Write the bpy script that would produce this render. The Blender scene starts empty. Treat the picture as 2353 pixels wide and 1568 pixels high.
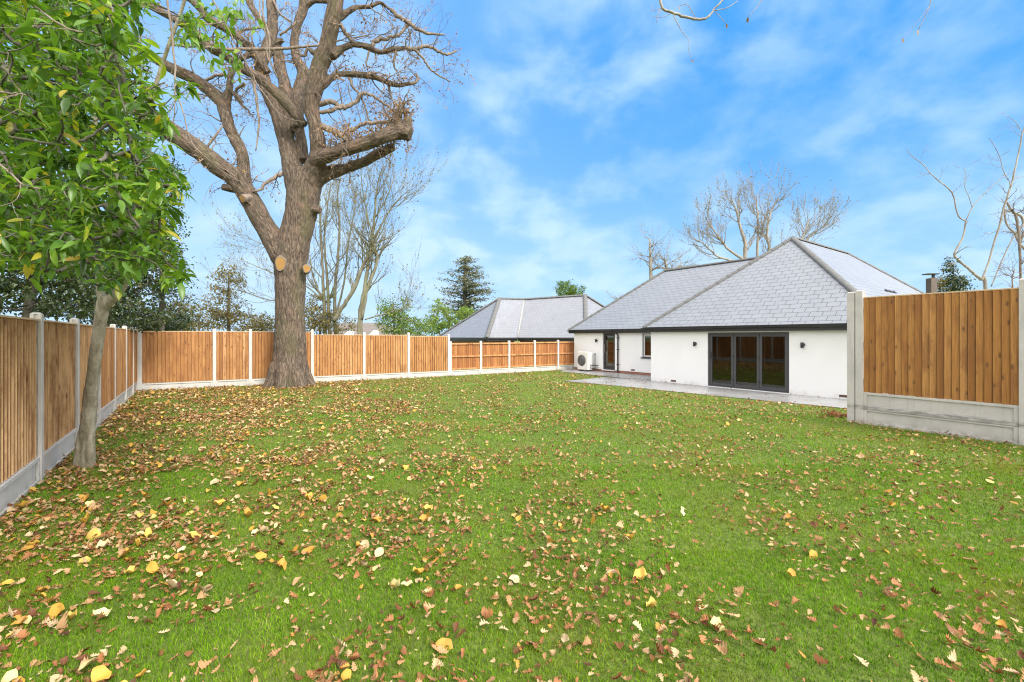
import bpy, math, random
import numpy as np
from mathutils import Vector, noise as mnoise
R = math.radians
rng = np.random.default_rng(7)
random.seed(7)
scene = bpy.context.scene
col = scene.collection

# ------------------------------------------------------------------ camera
CZ, FP, U0, V0 = 1.72, 1030.0, 1176.0, 774.0      # eye height, focal length and principal point in photo units (2353 wide)
cam = bpy.data.cameras.new('camera'); camo = bpy.data.objects.new('camera', cam); col.objects.link(camo)
cam.sensor_width = 36; cam.lens = 36*FP/2353; cam.shift_y = -(784-V0)/2353
cam.clip_start = .05; cam.clip_end = 3000
camo.location = (0, 0, CZ); camo.rotation_euler = (R(90), 0, 0)
scene.camera = camo

# ------------------------------------------------------------------ world
SUN = Vector((.50, -.58, .60)).normalized()
world = bpy.data.worlds.new('World'); scene.world = world; world.use_nodes = True
nt = world.node_tree; N = nt.nodes; N.clear()
def wn(t, **k):
    n = N.new(t)
    for a, b in k.items(): setattr(n, a, b)
    return n
def mathn(tree, op, a, b=None, clamp=False):
    n = tree.nodes.new('ShaderNodeMath'); n.operation = op; n.use_clamp = clamp
    for i, x in enumerate((a, b)):
        if x is None: continue
        if isinstance(x, (int, float)): n.inputs[i].default_value = x
        else: tree.links.new(x, n.inputs[i])
    return n.outputs[0]
def maprange(tree, x, a, b, c, d, smooth=True):
    n = tree.nodes.new('ShaderNodeMapRange'); n.interpolation_type = 'SMOOTHSTEP' if smooth else 'LINEAR'
    tree.links.new(x, n.inputs[0])
    for i, v in enumerate((a, b, c, d)): n.inputs[i+1].default_value = v
    return n.outputs[0]
def mixc(tree, f, a, b, mode='MIX'):
    n = tree.nodes.new('ShaderNodeMix'); n.data_type = 'RGBA'; n.blend_type = mode
    for i, x in ((0, f), (6, a), (7, b)):
        if isinstance(x, (int, float)): n.inputs[i].default_value = x
        elif isinstance(x, tuple): n.inputs[i].default_value = x if len(x) == 4 else (*x, 1)
        else: tree.links.new(x, n.inputs[i])
    return n.outputs[2]
sky = wn('ShaderNodeTexSky', sky_type='NISHITA', sun_disc=False)
sky.sun_elevation = math.asin(SUN.z); sky.sun_rotation = math.atan2(SUN.x, SUN.y)
sky.air_density = 1.0; sky.dust_density = .6; sky.ozone_density = 1.5
tc = wn('ShaderNodeTexCoord'); sep = wn('ShaderNodeSeparateXYZ'); nt.links.new(tc.outputs['Generated'], sep.inputs[0])
sx, sy, sz = sep.outputs
# soft cloud sheet: the sky direction projected on a flat layer so clouds shrink towards the horizon
den = mathn(nt, 'ADD', mathn(nt, 'MAXIMUM', sz, 0.0), .42)
cmb = wn('ShaderNodeCombineXYZ')
nt.links.new(mathn(nt, 'DIVIDE', sx, den), cmb.inputs[0]); nt.links.new(mathn(nt, 'DIVIDE', sy, den), cmb.inputs[1])
def wnoise(scale, detail, rough, off, dist=0):
    mp = wn('ShaderNodeMapping'); mp.inputs['Location'].default_value = off; nt.links.new(cmb.outputs[0], mp.inputs[0])
    n = wn('ShaderNodeTexNoise'); n.inputs['Scale'].default_value = scale; n.inputs['Detail'].default_value = detail
    n.inputs['Roughness'].default_value = rough; n.inputs['Distortion'].default_value = dist
    nt.links.new(mp.outputs[0], n.inputs[0]); return n.outputs[0]
c1 = maprange(nt, wnoise(4.6, 6, .53, (1.3, 4.2, 0), .2), .37, .70, 0, 1)
c2 = maprange(nt, wnoise(1.5, 3, .5, (7.1, 2.6, 3)), .34, .62, .45, 1)
cl = mathn(nt, 'MULTIPLY', mathn(nt, 'MULTIPLY', c1, c2), .72)
lowhaze = maprange(nt, sz, .0, .36, .50, 0)
leftpale = maprange(nt, sx, -.6, .55, .34, .0)
# bright overcast added out of view behind the camera and overhead, for neutral light
back = maprange(nt, sy, .30, -.20, 0, 1); top = maprange(nt, sz, .62, .86, 0, 1)
cf = mathn(nt, 'ADD', mathn(nt, 'ADD', cl, lowhaze), leftpale, True)
rightw = maprange(nt, mathn(nt, 'SUBTRACT', sx, mathn(nt, 'MULTIPLY', sy, 1.2)), .02, .38, 0, 1)  # white cloud added right of the view to brighten the roof slope
back = mathn(nt, 'MAXIMUM', back, rightw)
cf2 = mathn(nt, 'MAXIMUM', cf, mathn(nt, 'MAXIMUM', back, top))
skyc = mixc(nt, .85, sky.outputs[0], mixc(nt, maprange(nt, sz, .05, .55, 0, 1), (2.1, 5.1, 8.6, 1), (.5, 3.35, 9.0, 1)))
cloudc = mixc(nt, mathn(nt, 'MAXIMUM', back, top), (4.9, 6.9, 9.1, 1), (17.5, 17.0, 16.6, 1))
bg = wn('ShaderNodeBackground'); bg.inputs[1].default_value = .10
nt.links.new(mixc(nt, cf2, skyc, cloudc), bg.inputs[0])
wo = wn('ShaderNodeOutputWorld'); nt.links.new(bg.outputs[0], wo.inputs[0])

sun = bpy.data.lights.new('sun', 'SUN'); sun.energy = 4.4; sun.angle = R(24); sun.color = (1, .95, .88)
suno = bpy.data.objects.new('sun', sun); col.objects.link(suno); suno.rotation_euler = SUN.to_track_quat('Z', 'Y').to_euler()
suno.location = (10, -10, 20)

scene.view_settings.view_transform = 'Standard'; scene.view_settings.look = 'None'
scene.view_settings.exposure = .40; scene.view_settings.gamma = 1
scene.render.engine = 'CYCLES'
cy = scene.cycles; cy.use_denoising = True; cy.max_bounces = 6; cy.transparent_max_bounces = 8; cy.diffuse_bounces = 3; cy.glossy_bounces = 3
cy.pixel_filter_type = 'BLACKMAN_HARRIS'; cy.filter_width = 1.15
try: cy.denoiser = 'OPENIMAGEDENOISE'
except Exception: pass

# ------------------------------------------------------------------ helpers
def W(u, v, Y): return np.array([(u-U0)/FP*Y, Y, CZ-(v-V0)/FP*Y])
def G(u, v, h=0.):
    Y = (CZ-h)*FP/(v-V0); return np.array([(u-U0)/FP*Y, Y, h])
def tag(o, label=None, cat=None, group=None, kind=None):
    if label: o['label'] = label
    if cat: o['category'] = cat
    if group: o['group'] = group
    if kind: o['kind'] = kind
    return o
def thing(name, loc, label, cat, group=None):
    o = bpy.data.objects.new(name, None); o.empty_display_size = .3; col.objects.link(o); o.location = tuple(float(x) for x in loc)
    return tag(o, label, cat, group)
ORG = {}
def origin_of(p):
    o = np.zeros(3)
    while p is not None: o = o + np.array(p.location); p = p.parent
    return o
def mk(name, V, F, mat, parent=None, fattr=None, vattr=None, uv=None, smooth=False, origin=None):
    """one mesh object from world-space vertices; F an (n,k) array or a list of faces"""
    V = np.asarray(V, dtype=np.float64).reshape(-1, 3)
    po = origin_of(parent) if parent is not None else np.zeros(3)
    oo = np.asarray(origin) if origin is not None else (po if parent is not None else np.zeros(3))
    me = bpy.data.meshes.new(name)
    Vl = (V-oo).astype(np.float32)
    if isinstance(F, np.ndarray):
        n, k = F.shape
        me.vertices.add(len(V)); me.vertices.foreach_set('co', Vl.ravel())
        me.loops.add(n*k); me.loops.foreach_set('vertex_index', F.astype(np.int32).ravel())
        me.polygons.add(n); me.polygons.foreach_set('loop_start', np.arange(0, n*k, k, dtype=np.int32))
        try: me.polygons.foreach_set('loop_total', np.full(n, k, dtype=np.int32))
        except Exception: pass
        me.update(calc_edges=True)
    else:
        me.from_pydata([tuple(map(float, x)) for x in Vl], [], [tuple(map(int, f)) for f in F]); me.update()
    if fattr is not None:
        a = me.attributes.new('rnd', 'FLOAT', 'FACE'); a.data.foreach_set('value', np.asarray(fattr, dtype=np.float32))
    if vattr is not None:
        a = me.attributes.new('bark', 'FLOAT_VECTOR', 'POINT'); a.data.foreach_set('vector', np.asarray(vattr, dtype=np.float32).ravel())
    if uv is not None:
        l = me.uv_layers.new(name='UVMap'); l.data.foreach_set('uv', np.asarray(uv, dtype=np.float32).ravel())
    if smooth: me.polygons.foreach_set('use_smooth', np.ones(len(me.polygons), dtype=bool))
    if mat: me.materials.append(mat)
    o = bpy.data.objects.new(name, me); col.objects.link(o)
    if parent is not None: o.parent = parent
    o.location = tuple(oo-po)
    return o
class MB:
    def __init__(s): s.V = []; s.F = []; s.A = []; s.UV = []
    def quad(s, pts, a=0., uv=None):
        b = len(s.V); s.V += [np.asarray(p, float) for p in pts]; s.F.append(tuple(range(b, b+len(pts)))); s.A.append(a)
        s.UV += (uv if uv is not None else [(0, 0)]*len(pts))
    def box(s, c, ax, ay, az, a=0.):
        """centre and three half-axis vectors"""
        c = np.asarray(c, float); ax, ay, az = (np.asarray(x, float) for x in (ax, ay, az))
        b = len(s.V)
        for k in (-1, 1):
            for j in (-1, 1):
                for i in (-1, 1): s.V.append(c+i*ax+j*ay+k*az)
        fl = [(0, 2, 3, 1), (4, 5, 7, 6), (0, 1, 5, 4), (2, 6, 7, 3), (0, 4, 6, 2), (1, 3, 7, 5)]
        if np.dot(np.cross(ax, ay), az) < 0: fl = [tuple(reversed(f)) for f in fl]
        for f in fl: s.F.append(tuple(b+i for i in f)); s.A.append(a); s.UV += [(0, 0)]*4
    def bb(s, lo, hi, B, a=0.):
        """box between lo and hi in the frame B=(origin, ex, ey, ez)"""
        o, ex, ey, ez = B; c = (np.array(lo, float)+hi)/2; h = (np.array(hi, float)-lo)/2
        s.box(o+c[0]*ex+c[1]*ey+c[2]*ez, h[0]*ex, h[1]*ey, h[2]*ez, a)
    def build(s, name, mat, parent=None, smooth=False, bevel=0, **k):
        o = mk(name, s.V, s.F, mat, parent, fattr=s.A, uv=s.UV, smooth=smooth, **k)
        if bevel:
            m = o.modifiers.new('bevel', 'BEVEL'); m.width = bevel; m.segments = 2; m.limit_method = 'ANGLE'
        return o
def frame(p, q, z=0):
    """origin p, x along p->q, y the left normal, z up"""
    p = np.array([p[0], p[1], z], float); d = np.array([q[0]-p[0], q[1]-p[1], 0]); d /= np.linalg.norm(d)
    return (p, d, np.array([-d[1], d[0], 0]), np.array([0, 0, 1.]))
def smoothline(P, Rr, n=4, jit=0.):
    """Catmull-Rom through the points; returns points and radii"""
    P = np.asarray(P, float); Rr = np.asarray(Rr, float)
    if len(P) < 3: n = max(n, 2)
    Q = np.vstack([2*P[0]-P[1], P, 2*P[-1]-P[-2]]); S = np.concatenate([[Rr[0]], Rr, [Rr[-1]]])
    out = []; ro = []
    for i in range(1, len(Q)-2):
        for t in np.linspace(0, 1, n, endpoint=False):
            a = 2*Q[i]; b = Q[i+1]-Q[i-1]; c = 2*Q[i-1]-5*Q[i]+4*Q[i+1]-Q[i+2]; d = -Q[i-1]+3*Q[i]-3*Q[i+1]+Q[i+2]
            out.append(.5*(a+b*t+c*t*t+d*t**3)); ro.append(S[i]+(S[i+1]-S[i])*t)
    out.append(Q[-2]); ro.append(S[-2])
    out = np.array(out); ro = np.array(ro)
    if jit: out[1:-1] += rng.normal(0, 1, out[1:-1].shape)*jit*ro[1:-1, None]
    return out, ro
def tubes(L, sides=6, cap=True):
    """quads for many tubes: L = [(points, radii)]"""
    VV = []; FF = []; base = 0
    ang = np.linspace(0, 2*math.pi, sides, endpoint=False)
    ca, sa = np.cos(ang), np.sin(ang)
    for P, r in L:
        P = np.asarray(P, float); r = np.asarray(r, float); n = len(P)
        T = np.gradient(P, axis=0); T /= np.linalg.norm(T, axis=1)[:, None]+1e-9
        up = np.array([0, 0, 1.]) if abs(T[0][2]) < .9 else np.array([1., 0, 0])
        a = np.cross(T[0], up); a /= np.linalg.norm(a)
        A = np.empty_like(P)
        for i in range(n):
            a = a-T[i]*np.dot(a, T[i]); a /= np.linalg.norm(a)+1e-9; A[i] = a
        B = np.cross(T, A)
        ring = P[:, None, :]+r[:, None, None]*(ca[None, :, None]*A[:, None, :]+sa[None, :, None]*B[:, None, :])
        VV.append(ring.reshape(-1, 3))
        i = np.arange(n-1)[:, None]*sides; j = np.arange(sides)[None, :]; j2 = (j+1) % sides
        FF.append((base+np.stack([i+j, i+j2, i+sides+j2, i+sides+j], -1)).reshape(-1, 4))
        base += n*sides
        if cap:
            VV.append(np.vstack([P[:1], P[-1:]-T[-1:]*0])); c0, c1 = base, base+1
            st = base-n*sides; en = base-sides
            jj = np.arange(0, sides-1, 1); k = []
            for q in range(0, sides, 2):
                k.append([st+(q+2) % sides, st+(q+1) % sides, st+q, c0]); k.append([en+q, en+(q+1) % sides, en+(q+2) % sides, c1])
            FF.append(np.array(k)); base += 2
    return np.vstack(VV), np.vstack(FF)

# ------------------------------------------------------------------ materials
def newmat(name):
    m = bpy.data.materials.new(name); m.use_nodes = True; t = m.node_tree
    return m, t, t.nodes['Principled BSDF']
def pos(t, scale=(1, 1, 1), src='pos', loc=(0, 0, 0)):
    mp = t.nodes.new('ShaderNodeMapping'); mp.inputs['Scale'].default_value = scale; mp.inputs['Location'].default_value = loc
    if src == 'pos': t.links.new(t.nodes.new('ShaderNodeNewGeometry').outputs['Position'], mp.inputs[0])
    elif src == 'uv': t.links.new(t.nodes.new('ShaderNodeTexCoord').outputs['UV'], mp.inputs[0])
    elif src == 'obj': t.links.new(t.nodes.new('ShaderNodeTexCoord').outputs['Object'], mp.inputs[0])
    else:
        a = t.nodes.new('ShaderNodeAttribute'); a.attribute_name = src; t.links.new(a.outputs['Vector'], mp.inputs[0])
    return mp.outputs[0]
def nz(t, vec, scale, detail=4, rough=.55, dist=0):
    n = t.nodes.new('ShaderNodeTexNoise'); n.inputs['Scale'].default_value = scale; n.inputs['Detail'].default_value = detail
    n.inputs['Roughness'].default_value = rough; n.inputs['Distortion'].default_value = dist; t.links.new(vec, n.inputs[0]); return n.outputs[0]
def ramp(t, x, stops):
    n = t.nodes.new('ShaderNodeValToRGB'); t.links.new(x, n.inputs[0]); e = n.color_ramp.elements
    while len(e) < len(stops): e.new(.5)
    for i, (p, c) in enumerate(stops): e[i].position = p; e[i].color = (*c, 1)
    return n.outputs[0]
def bump(t, b, h, strength, dist=.01):
    n = t.nodes.new('ShaderNodeBump'); n.inputs['Strength'].default_value = strength; n.inputs['Distance'].default_value = dist
    t.links.new(h, n.inputs['Height']); t.links.new(n.outputs[0], b.inputs['Normal'])
def rnd(t):
    a = t.nodes.new('ShaderNodeAttribute'); a.attribute_name = 'rnd'; return a.outputs['Fac']
def setc(t, b, c):
    if isinstance(c, tuple): b.inputs['Base Color'].default_value = (*c, 1)
    else: t.links.new(c, b.inputs['Base Color'])
def plain(name, c, rough=.6, metal=0, var=.12, nsc=6, bmp=0):
    m, t, b = newmat(name); b.inputs['Roughness'].default_value = rough; b.inputs['Metallic'].default_value = metal
    f = nz(t, pos(t), nsc, 5)
    lo = tuple(x*(1-var) for x in c); hi = tuple(min(1, x*(1+var)) for x in c)
    setc(t, b, ramp(t, f, [(.3, lo), (.7, hi)]))
    if bmp: bump(t, b, nz(t, pos(t), 60, 4), bmp, .004)
    return m
def leafmat(name, stops, rough=.45, trans=.35, spec=.4, tcol=None):
    m, t, b = newmat(name); c = ramp(t, rnd(t), stops)
    c = mixc(t, .35, c, ramp(t, nz(t, pos(t), 14, 3), [(.3, (.55, .55, .55)), (.7, (1.3, 1.3, 1.3))]), 'MULTIPLY')
    setc(t, b, c); b.inputs['Roughness'].default_value = rough
    b.inputs['Specular IOR Level'].default_value = spec
    tr = t.nodes.new('ShaderNodeBsdfTranslucent')
    t.links.new(mixc(t, 1., c, tcol or (1.5, 1.5, .7, 1), 'MULTIPLY'), tr.inputs[0])
    mx = t.nodes.new('ShaderNodeMixShader'); mx.inputs[0].default_value = trans
    t.links.new(b.outputs[0], mx.inputs[1]); t.links.new(tr.outputs[0], mx.inputs[2])
    t.links.new(mx.outputs[0], t.nodes['Material Output'].inputs[0]); return m

def wood_mat(name, stops):
    m, t, b = newmat(name)
    r = rnd(t)
    # grain runs up the boards; every board shifts the pattern by its own number
    sh = t.nodes.new('ShaderNodeCombineXYZ'); t.links.new(mathn(t, 'MULTIPLY', r, 37.), sh.inputs[2])
    geo = t.nodes.new('ShaderNodeNewGeometry'); ad = t.nodes.new('ShaderNodeVectorMath'); ad.operation = 'ADD'
    t.links.new(geo.outputs['Position'], ad.inputs[0]); t.links.new(sh.outputs[0], ad.inputs[1])
    def mp(s):
        q = t.nodes.new('ShaderNodeMapping'); q.inputs['Scale'].default_value = s; t.links.new(ad.outputs[0], q.inputs[0]); return q.outputs[0]
    g = nz(t, mp((34, 34, 1.3)), 1.6, 6, .6, .6)
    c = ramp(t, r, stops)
    c = mixc(t, 1., c, ramp(t, g, [(.25, (.50, .42, .34)), (.48, (.95, .93, .9)), (.75, (1.30, 1.28, 1.2))]), 'MULTIPLY')
    st = nz(t, mp((2.5, 2.5, .9)), 1.7, 6, .65)
    c = mixc(t, maprange(t, st, .44, .68, 0, .75), c, (.22, .085, .024, 1))
    vo = t.nodes.new('ShaderNodeTexVoronoi'); vo.inputs['Scale'].default_value = 1.; t.links.new(mp((8, 8, 3.0)), vo.inputs[0])
    k = maprange(t, vo.outputs['Distance'], .06, .20, .8, 0)
    c = mixc(t, k, c, (.10, .042, .015, 1))
    setc(t, b, c); b.inputs['Roughness'].default_value = .75; bump(t, b, g, .35, .004)
    return m
M = {}
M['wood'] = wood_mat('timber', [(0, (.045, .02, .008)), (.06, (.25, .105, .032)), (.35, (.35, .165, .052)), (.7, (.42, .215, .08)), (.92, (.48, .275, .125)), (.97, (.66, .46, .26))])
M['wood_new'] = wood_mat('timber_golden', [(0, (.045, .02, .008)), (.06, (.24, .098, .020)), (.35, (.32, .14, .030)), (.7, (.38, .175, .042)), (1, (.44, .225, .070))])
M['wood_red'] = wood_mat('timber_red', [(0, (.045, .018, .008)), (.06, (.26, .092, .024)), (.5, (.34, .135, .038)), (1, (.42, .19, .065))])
M['cap'] = plain('rail_timber', (.56, .40, .24), .7)
def concrete(name, c):
    m, t, b = newmat(name)
    f = nz(t, pos(t), 3.2, 7, .65); s = nz(t, pos(t, (18, 18, 1.2)), 1., 5, .6)
    cc = ramp(t, f, [(.25, tuple(x*.80 for x in c)), (.6, c), (.8, tuple(x*1.08 for x in c))])
    cc = mixc(t, maprange(t, s, .52, .75, 0, .35), cc, tuple(x*.62 for x in c)+(1,))
    h = t.nodes.new('ShaderNodeSeparateXYZ'); t.links.new(pos(t), h.inputs[0])
    low = mathn(t, 'MULTIPLY', maprange(t, h.outputs[2], .0, .16, 1, 0), maprange(t, nz(t, pos(t), 9, 4), .35, .65, .0, .6))
    cc = mixc(t, low, cc, (.20, .19, .13, 1))       # soil splashed on the foot
    if name == 'concrete':                           # grime washed along the joint between the stacked boards
        jn = mathn(t, 'MULTIPLY', maprange(t, h.outputs[2], .255, .325, 0, 1), maprange(t, h.outputs[2], .335, .40, 1, 0))
        cc = mixc(t, mathn(t, 'MULTIPLY', jn, maprange(t, nz(t, pos(t, (3, 3, 9)), 2.2, 6, .65), .38, .62, .15, .8)), cc, (.17, .165, .155, 1))
    setc(t, b, cc); b.inputs['Roughness'].default_value = .85; bump(t, b, nz(t, pos(t), 90, 4), .25, .004); return m
M['concrete'] = concrete('concrete', (.53, .505, .475))
M['concrete_pale'] = concrete('concrete_pale', (.50, .49, .465))
def render_wall():
    m, t, b = newmat('white_render'); f = nz(t, pos(t), 1.2, 5, .6)
    c = ramp(t, f, [(.3, (.84, .84, .845)), (.7, (.875, .875, .88))])
    h = t.nodes.new('ShaderNodeSeparateXYZ'); t.links.new(pos(t), h.inputs[0])
    low = mathn(t, 'MULTIPLY', maprange(t, h.outputs[2], .02, .22, 1, 0), maprange(t, nz(t, pos(t), 5, 5), .4, .68, .0, .5))
    setc(t, b, mixc(t, low, c, (.52, .47, .38, 1))); b.inputs['Roughness'].default_value = .9
    bump(t, b, nz(t, pos(t), 130, 3), .3, .003); return m
M['render'] = render_wall()
def brick(name, c1, c2, mort, w, h, ms, src='uv', bm=.5, rough=.7, offv=.5, spec=.5, stain=None):
    m, t, b = newmat(name); n = t.nodes.new('ShaderNodeTexBrick'); t.links.new(pos(t, src=src), n.inputs[0])
    n.inputs['Color1'].default_value = (*c1, 1); n.inputs['Color2'].default_value = (*c2, 1); n.inputs['Mortar'].default_value = (*mort, 1)
    n.inputs['Scale'].default_value = 1; n.inputs['Mortar Size'].default_value = ms; n.inputs['Brick Width'].default_value = w
    n.inputs['Row Height'].default_value = h; n.inputs['Mortar Smooth'].default_value = .1; n.offset = offv
    c = mixc(t, .5, n.outputs[0], ramp(t, nz(t, pos(t), 2.2, 6, .65), [(.3, (.84, .84, .84)), (.7, (1.14, 1.14, 1.14))]), 'MULTIPLY')
    if stain: c = mixc(t, maprange(t, nz(t, pos(t), stain[0], 5, .65), .5, .68, 0, stain[2]), c, stain[1]+(1,))
    setc(t, b, c); b.inputs['Roughness'].default_value = rough; b.inputs['Specular IOR Level'].default_value = spec
    bump(t, b, mathn(t, 'SUBTRACT', 1., n.outputs['Fac']), bm, .006); return m
M['slate'] = brick('slate', (.212, .228, .258), (.228, .244, .274), (.045, .047, .055), .33, .208, .0075, rough=.42, spec=.6)
M['slate_far'] = brick('slate_neighbour', (.21, .222, .255), (.225, .237, .27), (.10, .105, .12), .27, .2, .006, rough=.4, spec=.6)
M['old_tile'] = brick('old_tile', (.16, .13, .11), (.22, .19, .17), (.07, .06, .05), .2, .14, .01)
M['brick'] = brick('red_brick', (.32, .11, .06), (.24, .085, .05), (.35, .32, .28), .225, .075, .006)
M['paving'] = brick('paving', (.26, .26, .26), (.31, .31, .305), (.13, .125, .115), .9, .6, .008, bm=.3, rough=.35, stain=(1.6, (.20, .19, .18), .7))
M['hip'] = plain('hip_tile_grey', (.125, .127, .125), .75, var=.16, nsc=9)
M['black'] = plain('black_upvc', (.028, .029, .031), .35, var=.1)
M['dark'] = plain('anthracite_frame', (.062, .064, .068), .4, var=.06)
M['whitepaint'] = plain('white_frame', (.78, .78, .77), .35, var=.03)
M['metalwhite'] = plain('pump_casing', (.74, .74, .71), .45, var=.05)
M['grille'] = plain('fan_grille', (.16, .16, .16), .5)
M['steel'] = plain('brushed_handle', (.45, .45, .46), .3, 1.)
M['inside'] = plain('room_wall', (.20, .18, .16), .9)
M['insidefloor'] = plain('room_floor', (.24, .22, .20), .6)
def glass():
    m, t, b = newmat('window_glass'); t.nodes.remove(b)
    g = t.nodes.new('ShaderNodeBsdfGlossy'); g.inputs['Roughness'].default_value = .015; g.inputs[0].default_value = (.95, .95, .93, 1)
    tr = t.nodes.new('ShaderNodeBsdfTransparent'); tr.inputs[0].default_value = (.42, .40, .36, 1)
    fr = t.nodes.new('ShaderNodeFresnel'); fr.inputs[0].default_value = 1.55
    f = mathn(t, 'ADD', mathn(t, 'MULTIPLY', fr.outputs[0], .8), .03, True)
    mx = t.nodes.new('ShaderNodeMixShader'); t.links.new(f, mx.inputs[0]); t.links.new(tr.outputs[0], mx.inputs[1]); t.links.new(g.outputs[0], mx.inputs[2])
    t.links.new(mx.outputs[0], t.nodes['Material Output'].inputs[0]); return m
M['glass'] = glass()
def bark(name, c0, c1, c2, src='pos', scale=(1, 1, .22), sc=26, strength=.9, dist=.03, moss=None, pink=None):
    m, t, b = newmat(name); v = pos(t, scale, src)
    w = nz(t, v, sc, 6, .62, .9); big = nz(t, pos(t, (1, 1, .5)), 1.4, 4, .6)
    c = ramp(t, w, [(.33, c0), (.48, c1), (.66, c2)])
    if pink: c = mixc(t, maprange(t, nz(t, pos(t, (1, 1, .6)), 2.4, 5, .65), .52, .70, 0, .55), c, pink+(1,))
    if moss: c = mixc(t, maprange(t, big, .5, .70, 0, .55), c, moss+(1,))
    c = mixc(t, .5, c, ramp(t, nz(t, pos(t), 60, 3), [(.3, (.7, .7, .7)), (.7, (1.25, 1.25, 1.25))]), 'MULTIPLY')
    setc(t, b, c); b.inputs['Roughness'].default_value = .9; bump(t, b, w, strength, dist); return m
M['oakbark'] = bark('oak_bark', (.028, .021, .015), (.095, .070, .050), (.215, .162, .12), 'bark', (1, 1, 1), 21, 1., .06, (.105, .10, .045), (.24, .145, .10))
M['twig'] = bark('twig_bark', (.12, .095, .075), (.19, .15, .12), (.27, .225, .185), sc=14, strength=.3, dist=.01)
M['greybark'] = bark('pale_bark', (.15, .13, .085), (.26, .235, .17), (.36, .335, .26), scale=(1, 1, .35), sc=14, strength=.35, dist=.012, moss=(.20, .21, .10))
M['greenbark'] = bark('greenish_bark', (.09, .082, .052), (.16, .15, .10), (.245, .225, .165), sc=9, strength=.4, dist=.02, moss=(.17, .19, .08))
M['darkbark'] = bark('dark_bark', (.05, .045, .035), (.10, .09, .07), (.15, .14, .11), sc=12, strength=.4, dist=.02)
M['palebare'] = bark('bleached_bark', (.17, .145, .115), (.26, .23, .19), (.36, .33, .285), sc=9, strength=.3, dist=.02)
def cutwood():
    m, t, b = newmat('cut_wood'); n = t.nodes.new('ShaderNodeTexWave'); n.wave_type = 'RINGS'; n.rings_direction = 'SPHERICAL'
    t.links.new(pos(t, src='obj'), n.inputs[0]); n.inputs['Scale'].default_value = 14; n.inputs['Distortion'].default_value = 2.5; n.inputs['Detail'].default_value = 3
    c = ramp(t, n.outputs['Fac'], [(0, (.24, .13, .030)), (1, (.34, .195, .055))])
    setc(t, b, mixc(t, maprange(t, nz(t, pos(t, src='obj'), 7, 4), .5, .7, 0, .7), c, (.27, .12, .035, 1))); b.inputs['Roughness'].default_value = .8; return m
M['cut'] = cutwood()
M['laurel'] = leafmat('laurel_leaf', [(0, (.035, .085, .012)), (.35, (.085, .185, .02)), (.68, (.14, .27, .026)), (.88, (.22, .34, .03)), (.95, (.36, .37, .03)), (1, (.44, .32, .04))], .36, .42, .5)
M['holly'] = leafmat('holly_leaf', [(0, (.018, .036, .012)), (.5, (.045, .075, .022)), (.85, (.085, .12, .035)), (1, (.17, .14, .05))], .4, .15, .5)
M['shrub'] = leafmat('shrub_leaf', [(0, (.09, .16, .03)), (.5, (.17, .27, .04)), (1, (.30, .38, .08))], .5, .35)
M['olive'] = leafmat('autumn_leaf', [(0, (.12, .105, .04)), (.5, (.22, .19, .07)), (1, (.34, .26, .10))], .6, .3)
M['cedar'] = leafmat('cedar_needles', [(0, (.06, .085, .055)), (.5, (.14, .165, .105)), (1, (.26, .26, .17))], .6, .15)
M['brownleaf'] = leafmat('dry_leaf', [(0, (.17, .095, .045)), (.4, (.29, .185, .10)), (.8, (.42, .30, .19)), (.95, (.46, .28, .10)), (1, (.55, .26, .04))], .7, .3, .2, (1.3, 1.1, .8, 1))
M['litter'] = leafmat('fallen_leaf', [(0, (.09, .035, .018)), (.14, (.20, .075, .028)), (.30, (.32, .14, .055)), (.48, (.38, .225, .105)), (.66, (.47, .33, .185)), (.74, (.55, .43, .26)), (.80, (.46, .24, .045)), (.92, (.54, .36, .06)), (1, (.66, .60, .32))], .6, .12, .3, (1.3, 1.1, .7, 1))
M['grass'] = leafmat('grass_blade', [(0, (.055, .13, .006)), (.3, (.13, .275, .009)), (.65, (.225, .42, .013)), (.88, (.33, .44, .045)), (1, (.48, .42, .15))], .7, .35, .08, (1.2, 1.35, .5, 1))
def groundmat():
    m, t, b = newmat('lawn_soil'); f = nz(t, pos(t), 1.1, 6, .6); g = nz(t, pos(t), 22, 5, .7)
    c = ramp(t, g, [(.3, (.05, .065, .012)), (.55, (.11, .16, .016)), (.75, (.19, .22, .04))])
    c = mixc(t, maprange(t, f, .48, .72, 0, .45), c, (.15, .15, .035, 1))
    setc(t, b, c); b.inputs['Roughness'].default_value = .95; bump(t, b, g, .7, .03); return m
M['ground'] = groundmat()
_t = M['grass'].node_tree; _b = [q for q in _t.nodes if q.type == 'BSDF_PRINCIPLED'][0]; _l = _b.inputs['Base Color'].links[0].from_socket
_c = mixc(_t, maprange(_t, nz(_t, pos(_t), .55, 6, .65), .42, .68, 0, .75), _l, (.225, .255, .022, 1))      # yellower, thinner turf in patches
_c = mixc(_t, maprange(_t, nz(_t, pos(_t, loc=(9, 3, 0)), 2.2, 5, .6), .52, .7, 0, .5), _c, (.075, .16, .012, 1))  # lush darker tufts
_t.links.new(_c, _b.inputs['Base Color'])
for _q in _t.nodes:
    if _q.type == 'BSDF_TRANSLUCENT': _t.links.new(_c, _q.inputs[0])

# ------------------------------------------------------------------ ground
n = 80; xs = np.sign(np.linspace(-1, 1, n))*np.abs(np.linspace(-1, 1, n))**3*900
X, Yg = np.meshgrid(xs, xs); V = np.stack([X.ravel(), Yg.ravel()+20, np.zeros(n*n)], -1)
i, j = np.meshgrid(np.arange(n-1), np.arange(n-1)); b0 = (i*n+j).ravel()
tag(mk('ground', V, np.stack([b0, b0+1, b0+n+1, b0+n], -1), M['ground']), kind='structure')

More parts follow.
